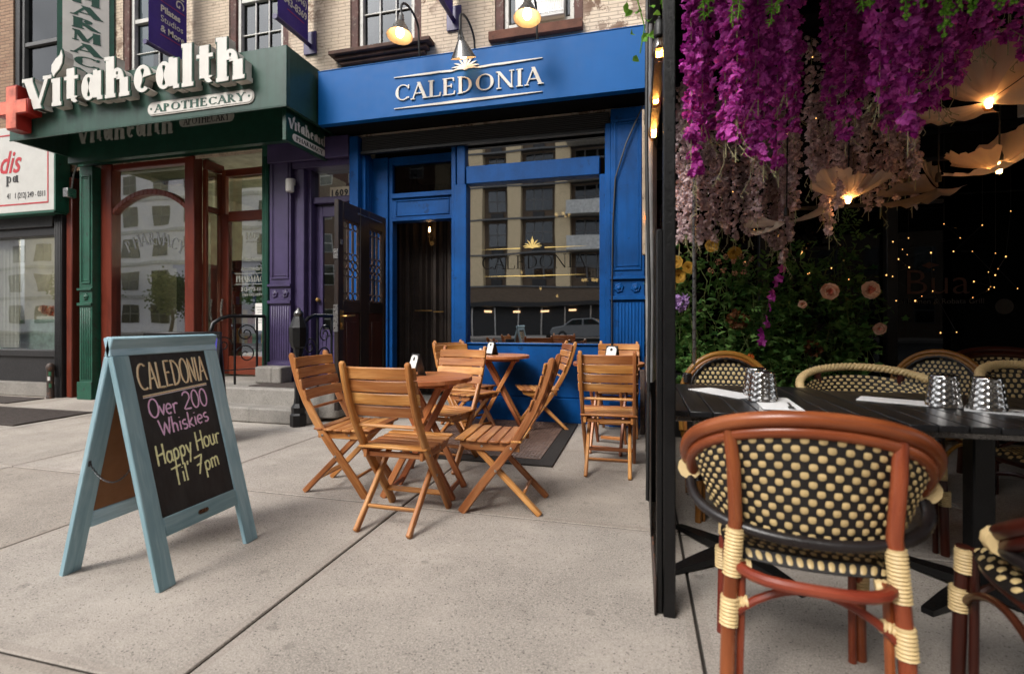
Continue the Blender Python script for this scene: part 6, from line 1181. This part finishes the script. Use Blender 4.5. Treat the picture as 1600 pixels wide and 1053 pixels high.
tub_chair('woven armchair with cream braided rim cut by the right frame edge behind the table', 'dark_cane', 'cream_wrap', 'cream_wrap', Rx=.31, ztop=.875, zend=.70, braid=True, loc=(1.98, 2.95), rz=R(196))

# ------------------------------------------------------------------ hanging silk flowers
def garland_mesh(name, pm, L_, seed, rad=.075, dens=150, psize=.034, stems=2):
    rr = random.Random(seed); b = MB(); b.tube([(0, 0, 0), (.006, .004, L_ * .4), (-.004, .003, L_ * .7), (0, 0, L_)], .0022, 5, 1)
    for k in range(int(dens * L_)):
        z = L_ * (.07 + .93 * rr.random()); taper = min(1, .45 + 1.5 * z / L_) * (1 if z < L_ * .85 else 1.05); a = rr.random() * 6.283; r = rad * taper * math.sqrt(rr.random()); c = Vector((r * math.cos(a), r * math.sin(a), z)); sz = psize * rr.uniform(.7, 1.25)
        Mr = T3(*c) @ rot(rr.uniform(-1.3, 1.3), rr.uniform(-1.3, 1.3), a); col = rr.random()
        for p in range(rr.choice((3, 4, 4))):
            M = Mr @ rot(rz=p * 1.571 + rr.uniform(-.3, .3)) @ rot(rx=rr.uniform(.15, .7)); w = sz * rr.uniform(.75, 1.05); l = sz * rr.uniform(.85, 1.2)
            b.add([(0, 0, 0), (w * .55, l * .45, .18 * w), (w * .38, l * .95, -.05 * w), (0, l * .86, .10 * w), (-w * .38, l * .95, -.05 * w), (-w * .55, l * .45, .18 * w), (0, l * .5, .02)], [(0, 1, 6), (1, 2, 6), (2, 3, 6), (3, 4, 6), (4, 5, 6), (5, 0, 6)], 0, M, 0, min(1, max(0, col + rr.uniform(-.25, .25))))
    for k in range(stems):                                               # pale bare twigs at the tip
        a = rr.random() * 6.283; z = rr.uniform(-.02, .25) * L_; p = Vector((.01 * math.cos(a), .01 * math.sin(a), z)); q = p + Vector((.045 * math.cos(a), .045 * math.sin(a), -rr.uniform(.05, .09)))
        b.tube([p + Vector((0, 0, .06)), p, q], .0016, 4, 1)
        for j in range(3): s_ = p.lerp(q, .4 + .3 * j); b.tube([s_, s_ + Vector((rr.uniform(-.02, .02), rr.uniform(-.02, .02), -.018))], [.0012, .0026], 4, 1)
    return b.mesh(name, [pm, 'stem_pale'], smooth=70)
PURPLE = [(0.23, 2.45, 1.86), (0.28, 2.71, 1.77), (0.29, 2.56, 2.0), (0.34, 2.76, 2.0), (0.39, 2.78, 1.74), (0.36, 2.31, 1.81), (0.39, 2.26, 1.77), (0.56, 2.96, 2.06), (0.5, 2.47, 1.78), (0.54, 2.45, 1.73), (0.72, 3.1, 2.06), (0.65, 2.65, 1.75), (0.8, 2.96, 2.06), (0.75, 2.65, 1.89), (0.82, 2.79, 2.08), (0.92, 2.79, 2.05), (1.01, 2.99, 1.99), (0.95, 2.69, 1.89), (1.06, 2.88, 2.09), (1.08, 2.82, 2.16), (0.93, 2.3, 1.92), (1.21, 2.89, 2.01), (1.18, 2.75, 1.89), (1.1, 2.51, 1.93), (1.02, 2.28, 1.75), (1.38, 2.99, 2.02), (1.27, 2.65, 2.02), (1.41, 2.86, 2.08), (1.52, 3.0, 2.03), (1.48, 2.86, 2.19), (1.59, 3.03, 2.35), (1.43, 2.59, 2.24), (1.66, 2.93, 2.45), (1.55, 2.63, 2.26), (1.83, 3.05, 2.38), (1.84, 3.0, 2.34), (0.38, 2.33, 2.08), (0.5, 2.37, 2.0), (0.63, 2.43, 2.05), (1.06, 3.07, 2.33), (1.04, 2.62, 2.17), (1.3, 2.78, 2.24), (1.25, 2.51, 2.14)]
BLUSH = [(0.3, 4.11, 1.62), (0.34, 3.99, 1.68), (0.38, 3.95, 1.59), (0.46, 4.19, 1.62), (0.52, 4.18, 1.66), (0.61, 4.5, 1.68), (0.64, 4.28, 1.77), (0.72, 4.53, 1.76), (0.77, 4.46, 1.69), (0.86, 4.59, 1.79), (0.84, 4.27, 1.69), (0.79, 3.76, 1.71), (1.0, 4.46, 1.69), (1.07, 4.56, 1.64), (1.1, 4.5, 1.59), (1.06, 4.17, 1.45), (1.14, 4.31, 1.64), (1.04, 3.81, 1.78), (1.36, 4.43, 2.02), (1.33, 4.17, 1.77), (1.27, 3.88, 1.6), (1.25, 3.66, 1.75), (1.57, 4.45, 1.98), (1.67, 4.59, 2.04), (1.39, 3.69, 1.87), (1.71, 4.4, 1.88), (1.63, 4.01, 1.82), (1.58, 3.75, 1.95), (1.68, 3.89, 1.85), (1.94, 4.37, 2.03), (2.03, 4.47, 1.9), (1.67, 3.64, 1.92), (1.09, 3.64, 1.95)]
def garlands(pts, pm, name, label, group, lens, rad, dens, psize, seed, ztop=2.96):
    ms = {}
    for L_ in lens: ms[L_] = [garland_mesh(name, pm, L_, seed + i * 11 + int(L_ * 100), rad, dens, psize) for i in range(3)]
    for i, (x, y, z) in enumerate(pts):
        need = ztop - z; L_ = min(lens, key=lambda q: abs(q - need)); o = bpy.data.objects.new(name, ms[L_][i % 3]); COL.objects.link(o); o.location = (x, y, z); o.rotation_euler.z = i * 2.4; o.scale = (1, 1, need / L_); tag(o, label, 'flower garland', group)
PURPLE = [p for i, p in enumerate(PURPLE) if i % 6 != 4 and not .281 < p[0] / p[1] < .318]
garlands(PURPLE, 'magenta_petal', 'wisteria_garland', 'magenta silk wisteria garland hanging from the dark shed roof', 'magenta wisteria garlands', (.65, .9, 1.2), .041, 165, .0255, 5)
garlands(BLUSH, 'blush_petal', 'wisteria_garland', 'dusty pink silk garland hanging behind the magenta ones', 'dusty pink garlands', (1.0, 1.3), .037, 150, .023, 9)
def sprig_mesh(seed, L_, kind):
    rr = random.Random(seed); b = MB(); pts = [(0, 0, L_), (.01, .0, L_ * .6), (-.01, .01, L_ * .3), (.005, 0, 0)]; b.tube(pts, .002, 5, 0)
    n = int(L_ * 150)
    for k in range(n):
        z = L_ * rr.random(); a = rr.random() * 6.283; s = rr.uniform(.5, 1.0) * min(1, .5 + z / L_ * 2)
        if kind: 
            q = Vector((.035 * s * math.cos(a), .035 * s * math.sin(a), z)); b.tube([(0, 0, z + .01), q], .001, 4, 0); b.lathe([(0, -.007), (.007, 0), (.004, .006), (0, .008)], tuple(q), 7, 0)
        else: leafpoly(b, T3(0, 0, z) @ rot(rz=a) @ rot(rx=rr.uniform(-.9, .3)), .05 * s, .016 * s, 0)
    return b.mesh('greenery_sprig', ['leaf_bright'], smooth=60)
SP = [[sprig_mesh(i + 20 * k, .75, k) for i in range(3)] for k in (0, 1)]
for i, (x, y, z) in enumerate([(0.09, 2.06, 2.35), (0.24, 2.05, 2.27), (0.27, 2.13, 2.34), (0.36, 2.15, 2.3), (0.37, 2.08, 2.27), (0.5, 2.15, 2.27), (0.5, 2.05, 2.26), (0.77, 2.03, 2.21), (0.82, 2.09, 2.25), (0.9, 2.02, 2.16), (0.95, 2.03, 2.19), (1.03, 2.06, 2.1), (1.06, 2.09, 2.15), (1.06, 2.02, 2.16), (1.09, 2.02, 2.14), (1.23, 2.13, 2.21), (1.22, 2.05, 2.17)]):
    k = 1 if x > .8 else 0; o = bpy.data.objects.new('greenery_sprig', SP[k][i % 3]); COL.objects.link(o); o.location = (x, y, z); o.rotation_euler.z = i; o.scale = (1, 1, (2.96 - z) / .75)
    tag(o, 'bright green beaded plastic sprig trailing from the shed roof edge' if k else 'bright green leafy plastic sprig trailing from the shed roof edge', 'greenery', 'beaded green sprigs' if k else 'leafy green sprigs')
b = MB(); rr = random.Random(4); pts = [(.0, 2.2, 2.75), (-.02, 2.25, 2.55), (.02, 2.3, 2.42), (.0, 2.35, 2.33)]; b.tube(pts, .003, 5); 
for k in range(26): p = Vector(pts[rr.randint(0, 3)]) + Vector((rr.uniform(-.05, .06), rr.uniform(-.05, .05), rr.uniform(-.06, .12))); leafpoly(b, T3(*p) @ rot(rr.uniform(-1, 1), rr.uniform(-1, 1), rr.random() * 6), rr.uniform(.03, .055), rr.uniform(.025, .045))
tag(b.build('ivy_trail', 'leaf_bright', None, smooth=60), 'ivy trail over the right end of the blue sign', 'plant')
# --- foliage wall
b = MB(); b.box(.22, 2.35, 4.98, 5.3, 0, .55); b.box(.2, 2.37, 4.96, 5.32, .55, .58); tag(b.build('planter', 'black_plain', None, .006), 'long black planter under the flower wall', 'planter')
def climber(label, x, y, zt, w, n, kind, seed, depth=.22):
    t = thing('climbing_plant', label, 'plant', (x, y, .58), 0, 'climbing plants of the flower wall'); rr = random.Random(seed); b = MB(); st_ = MB(); spine = []
    for s in range(7):
        px = x + rr.uniform(-w * .4, w * .4); P_ = [(px, y + rr.uniform(-.03, .03), .5)]; z = .5
        while z < zt - rr.uniform(0, .5): z += .14; px += rr.uniform(-.07, .07); px = min(max(px, x - w * .6), x + w * .6); P_.append((px, y + rr.uniform(-depth, .04), z))
        st_.tube(P_, .004, 5); spine += P_[1:]
        for q in range(2): e = rr.choice(P_); D = [(e[0], e[1], e[2]), (e[0] + rr.uniform(-.1, .1), e[1] - .12, e[2] - .04), (e[0] + rr.uniform(-.15, .15), e[1] - .2, e[2] - .26)]; st_.tube(D, .0025, 4); spine += D[1:]
    for k in range(n):
        p = Vector(rr.choice(spine)) + Vector((rr.gauss(0, .06), rr.uniform(-.10, .05), rr.gauss(0, .07))); s = rr.uniform(.6, 1.25)
        M = T3(*p) @ rot(rr.uniform(-.4, 1.3), rr.uniform(-.7, .7), math.pi + rr.gauss(0, 1.1)); c = rr.random()
        if kind == 'ivy':
            l = .055 * s; pts = [(0, 0), (.42, -.08), (.30, .22), (.62, .42), (.28, .55), (0, 1.05), (-.28, .55), (-.62, .42), (-.30, .22), (-.42, -.08)]; b.add([(a * l, q * l, .12 * l * abs(a) * 2 - .18 * l * q) for a, q in pts] + [(0, .4 * l, 0)], [(i, (i + 1) % 10, 10) for i in range(10)], 0, M, 0, c)
        elif kind == 'spray':
            for j in range(5): leafpoly(b, M @ T3(0, .018 * j * s, 0) @ rot(rz=(.9 if j % 2 else -.9)), .055 * s, .022 * s)
        else: leafpoly(b, M, .085 * s, .036 * s)
    b.build('foliage', kind == 'olive' and 'leaf_olive' or 'leaf', t, smooth=70); st_.build('stem', 'leaf_olive', t); return t
for i, a in enumerate(((.36, 5.02, 1.75, .4, 430, 'ivy', 'ivy with small dark leaves at the shed post end of the flower wall'), (.62, 4.98, 1.85, .4, 360, 'leafy', 'broad leaved climber under the golden blooms'), (.92, 5.0, 1.85, .42, 420, 'leafy', 'dark climber behind the magenta spray in the flower wall'), (1.2, 4.96, 1.75, .42, 420, 'spray', 'feathery sprayed climber left of the first pink rose'), (1.5, 4.98, 1.7, .45, 430, 'leafy', 'pointed leaf climber beneath the two pink roses'), (1.78, 4.94, 1.6, .4, 400, 'ivy', 'ivy at the right end of the flower wall by the window lettering'), (1.0, 4.86, 1.2, .6, 380, 'ivy', 'low ivy spilling just above the braided chairs'), (.5, 4.86, 1.15, .4, 300, 'ivy', 'low ivy spilling behind the golden bamboo chair at the pole'), (1.62, 5.05, 1.95, .35, 200, 'spray', 'tall feathery sprig rising above the pink roses'))): climber(a[6], a[0], a[1], a[2], a[3], a[4], a[5], 31 + i)
def bloom(label, x, y, z, r, pm, heart, kind, layers=5, group=None, yaw=0, pitch=0):
    t = thing('rose' if kind == 'rose' else 'silk_flower', label, 'flower', (x, y, z), 0, group); rr = random.Random(int(x * 999 + z * 77)); b = MB(); base = T3(x, y, z) @ rot(R(90) + pitch, 0, 0) @ rot(0, yaw, 0)
    if kind == 'rose':
        for lay in range(layers):
            f = (lay + 1) / layers; m = (3, 4, 5, 5, 6)[lay]; 
            for p in range(m):
                M = base @ rot(rz=p * 6.283 / m + lay * .7 + rr.uniform(-.15, .15)) @ rot(rx=R(84 - 50 * f + rr.uniform(-6, 6))); w, l = r * (.38 + .5 * f), r * (.45 + .62 * f); vs = []
                for j in range(5):
                    for i in range(5): u, v = i / 4 * 2 - 1, j / 4; vs.append((u * w * (.35 + .75 * math.sin(math.pi * (.15 + .62 * v))), l * v * (1 - .10 * u * u), .35 * w * u * u * (1 - v * .6) - (.22 * r * max(0, v - .7) / .3 * f) + rr.uniform(-.002, .002)))
                b.add(vs, [(5 * j + i, 5 * j + i + 1, 5 * j + i + 6, 5 * j + i + 5) for j in range(4) for i in range(4)], 1 if f < .5 else 0, M, 0, rr.random())
        b.build('petal', [pm, heart], t, smooth=80); s_ = MB(); s_.tube([base @ Vector((0, 0, -.01)), base @ Vector((0, -.03, -.08)), base @ Vector((.02, -.16, -.14))], .004, 6)
        for q in range(3): leafpoly(s_, base @ T3(0, -.02, -.03) @ rot(rz=2.2 + q * 1.0) @ rot(rx=-.2), r * 1.5, r * .6)
        s_.build('stem', 'leaf', t)
    else:
        for k in range(layers * 12):
            d = Vector((rr.gauss(0, 1), rr.gauss(0, 1), rr.gauss(0, 1))).normalized() * r * rr.uniform(.7, 1); M = T3(x + d.x, y + d.y, z + d.z) @ rot(rr.random() * 6, rr.random() * 6, rr.random() * 6); s = r * (.28 if kind == 'ball' else .55) * rr.uniform(.7, 1.2)
            for p in range(4): leafpoly(b, M @ rot(rz=p * 1.57), s, s * .85)
        b.build('petal', pm, t, smooth=80)
        s_ = MB(); s_.tube([(x, y, z), (x + .01, y + .1, z - .06), (x, y + .2, z - .2)], .004, 5); s_.build('stem', 'leaf', t)
    return t
RO = 'pink silk roses in the flower wall'
bloom('large pink rose, left of the two big ones in the flower wall', 1.50, 4.58, 1.345, .062, 'rose_petal', 'rose_heart', 'rose', 5, RO, R(-8), R(-6)); bloom('large pink rose nearest the dark window lettering', 1.77, 4.55, 1.352, .065, 'rose_petal', 'rose_heart', 'rose', 5, RO, R(8), R(-4)); bloom('small drooping pink rose low at the right of the flower wall', 1.83, 4.53, 1.05, .045, 'rose_petal', 'rose_heart', 'rose', 4, RO, 0, R(15)); bloom('pink rosebud left of the big roses', 1.30, 4.58, 1.24, .032, 'rose_petal', 'rose_heart', 'rose', 3, RO, 0, R(-20))
for (x, y, z, lab) in ((.30, 4.55, 1.62, 'gold silk rose highest by the shed post'), (.33, 4.6, 1.50, 'gold silk rose beside the grey pole'), (.24, 4.5, 1.40, 'gold silk rose lowest by the shed post'), (.42, 4.7, 1.58, 'gold silk rose just right of the grey pole'), (.62, 4.75, 1.78, 'gold silk rose under the pink garlands'), (.80, 4.7, 1.70, 'gold silk rose among the peach blossoms')): bloom(lab, x, y, z, .055, 'gold_petal', 'gold_petal', 'rose', 4, 'gold silk roses')
bloom('lilac hydrangea head behind the grey pole', .335, 4.5, 1.27, .075, 'lilac_petal', None, 'ball', 7); bloom('dried rust brown hydrangea in the middle of the flower wall', .82, 4.62, 1.12, .085, 'rust_petal', None, 'ball', 7); bloom('dried brown seed head low behind the braided chair', 1.42, 4.7, .88, .07, 'rust_petal', None, 'ball', 6)
bloom('orange silk flower low by the shed post', .22, 4.2, .83, .05, 'orange_petal', None, 'open', 3); bloom('orange silk flower half hidden right of the golden bamboo chair', .80, 4.1, .80, .045, 'orange_petal', None, 'open', 3)
for i, (x, z) in enumerate(((.66, 1.62), (.72, 1.66), (.78, 1.62), (.84, 1.66), (.70, 1.55), (.79, 1.52), (.60, 1.55), (.88, 1.60), (.86, 1.53), (.92, 1.64))): bloom('small peach blossom puff below the pink garlands', x, 4.62, z, .026, 'peach_petal', None, 'ball', 2, 'peach blossom puffs')
t = thing('orchid_spray', 'magenta orchid spray climbing the middle of the flower wall', 'flower', (1.0, 4.6, 1.0)); b = MB(); s_ = MB(); s_.tube([(1.02, 4.62, .85), (1.0, 4.58, 1.05), (1.03, 4.56, 1.2), (1.10, 4.58, 1.42)], .004, 5); rr = random.Random(8)
for z in (.93, .98, 1.02, 1.08, 1.12, 1.22, 1.30, 1.34, 1.42, 1.46, 1.54):
    M = T3(1.0 + .12 * max(0, z - 1.05) / .4 + rr.uniform(-.02, .02), 4.55, z) @ rot(R(80), 0, rr.random() * 3)
    for p in range(5): leafpoly(b, M @ rot(rz=p * 1.257), .042, .036)
b.build('petal', 'magenta_petal', t, smooth=80); s_.build('stem', 'leaf_olive', t)
# --- fabric petal lamps
def petal_lamp(label, x, y, z, s, mat, petals, bulb=True):
    t = thing('petal_lamp', label, 'lamp', (x, y, z), 0, 'fabric petal lamps under the shed roof'); b = MB(); rr = random.Random(int(x * 100))
    b.tube([(x, y, z + .05), (x + .005, y, (z + 2.95) / 2), (x, y, 2.95)], .005, 6); b.lathe([(.018, .03), (.02, .06), (.012, .09)], (x, y, z), 10); b.build('cord', 'cord_black', t)
    for (az, tilt, l, w) in petals:
        b = MB(); M = T3(x, y, z - .02) @ rot(rz=R(az)) @ rot(rx=R(tilt)); nu, nv = 17, 7; vs = []
        for j in range(nv):
            for i in range(nu):
                u = i / (nu - 1) * 2 - 1; v = j / (nv - 1); ang = u * (.85 if v > .1 else .4); rad = l * s * v * (1 - .08 * u * u + .03 * math.sin(i * 2.4)); vs.append((rad * math.sin(ang) * w, .015 + rad * math.cos(ang) * .98, .18 * l * s * v * v * 1.1 + .014 * math.sin(i * 1.9) * v + .05 * l * s * u * u))
        b.add(vs, [(nu * j + i, nu * j + i + 1, nu * j + i + nu + 1, nu * j + i + nu) for j in range(nv - 1) for i in range(nu - 1)], 0, M, 0, rr.random()); b.build('petal', mat, t, smooth=80)
    if bulb:
        b = MB(); b.lathe([(0, -.06), (.02, -.055), (.03, -.03), (.028, 0), (.014, .035)], (x, y, z), 14); g_ = b.build('bulb', 'bulb_glass', t, smooth=80); b = MB(); b.lathe([(0, -.045), (.012, -.04), (.016, -.015), (.012, .015), (0, .025)], (x, y, z), 10); b.build('filament', 'petal_hot', g_)
petal_lamp('large glowing cream petal lamp highest at the right of the shed', 1.86, 3.3, 2.32, 1.0, 'organza', ((100, 60, .34, 1.3), (170, 50, .30, 1.1), (255, 20, .42, 1.0), (15, -5, .36, 1.2), (60, 30, .40, 1.2), (215, -25, .26, 1)))
petal_lamp('glowing petal lamp with a bare oval bulb lower at the right', 2.08, 3.6, 2.03, .9, 'organza', ((255, 28, .34, 1.0), (285, 48, .34, 1.1), (105, 10, .26, 1), (130, -20, .32, 1), (40, 20, .3, 1)))
petal_lamp('pinkish petal lamp glowing among the dusty pink garlands', 1.34, 3.75, 1.93, .75, 'organza', ((250, 20, .34, .9), (290, 35, .3, .9), (110, 35, .34, .9), (70, 20, .32, .9), (180, 30, .25, .9)))
petal_lamp('unlit grey gauze flower hanging left of the oval bulb lamp', 1.92, 3.9, 2.0, .85, 'organza_grey', ((95, -12, .40, 1.1), (130, -35, .38, 1.1), (70, 15, .22, 1), (40, 60, .25, .8)), False)
petal_lamp('unlit rosy gauze flower behind the dusty pink garlands', 1.06, 4.1, 1.86, .8, 'organza', ((80, -10, .34, 1.0), (110, -30, .3, 1.0), (270, 5, .3, 1)), False)
# --- fairy lights
FAIRY = [(2.314, 5.26, 1.759), (2.329, 5.21, 1.704), (2.057, 4.74, 1.615), (2.163, 4.81, 1.552), (2.346, 4.87, 1.675), (2.56, 4.98, 1.694), (2.671, 4.94, 1.684), (2.806, 4.9, 1.659), (2.911, 4.96, 1.636), (3.025, 5.25, 1.563), (2.736, 4.86, 1.504), (2.6, 4.79, 1.424), (2.858, 5.05, 1.396), (2.632, 4.61, 1.365), (2.528, 4.67, 1.291), (3.182, 5.28, 1.39), (2.743, 4.87, 1.365), (2.368, 4.89, 1.357), (2.023, 4.41, 1.26), (2.234, 4.77, 1.31), (2.046, 4.92, 1.501), (1.879, 4.42, 1.449), (1.734, 4.95, 1.641), (1.42, 4.8, 1.52), (1.305, 4.45, 1.486), (1.572, 4.75, 1.556), (1.648, 4.6, 1.446), (0.628, 3.74, 2.008), (0.604, 3.48, 2.401), (0.978, 3.77, 2.386), (1.161, 3.79, 2.487), (1.625, 3.22, 2.526), (1.67, 3.25, 2.448), (2.05, 3.4, 2.593), (1.074, 3.57, 2.8), (1.182, 3.67, 2.85), (2.324, 4.69, 1.013), (2.452, 4.73, 1.018), (2.679, 4.68, 1.464), (2.476, 4.73, 1.77), (2.217, 4.94, 1.814), (2.337, 4.67, 1.877), (2.628, 4.74, 1.866), (3.027, 5.1, 2.032), (1.903, 4.42, 1.262), (2.09, 4.91, 1.783), (.45, 4.6, 1.75), (.7, 4.5, 1.9), (.9, 4.4, 1.85), (.55, 4.55, 2.1), (1.1, 4.4, 1.7), (.85, 4.5, 1.6)]
fb = MB(); fb.lathe([(0, -.006), (.0042, -.003), (.0042, .003), (0, .006)], (0, 0, 0), 7); fme = fb.mesh('fairy_bulb', 'fairy', None)
chunks = [[p for p in FAIRY if p[2] > 2.2], [p for p in FAIRY if p[2] <= 2.2 and p[0] < 1.2]] + [[p for p in FAIRY if p[2] <= 2.2 and a <= p[0] < c] for a, c in ((1.2, 1.95), (1.95, 2.3), (2.3, 2.5), (2.5, 2.68), (2.68, 2.9), (2.9, 4))]
wh = ('threaded through the magenta garlands', 'threaded through the pink garlands and gold roses', 'caught in the climbers by the roses', 'over the first letters on the dark window', 'over the middle of the dark window lettering', 'over the end of the dark window lettering', 'right of the window lettering', 'farthest right by the round sticker')
for ch, w_ in zip(chunks, wh):
    ch.sort(key=lambda p: -p[2]); x, y, z = ch[0]; t = thing('fairy_light_string', 'thin string of tiny warm fairy lights ' + w_, 'string lights', (x, y, z), 0, 'fairy lights in the dining shed')
    b = MB(); b.tube([(x, y, 2.95)] + ch, .0014, 4); b.build('wire', 'cord_black', t)
    for p in ch: o = bpy.data.objects.new('bulb', fme); COL.objects.link(o); o.parent = t; o.location = Vector(p) - Vector((x, y, z)); k_ = random.choice((.6, .75, 1, 1.15)); o.scale = (k_, k_, k_)
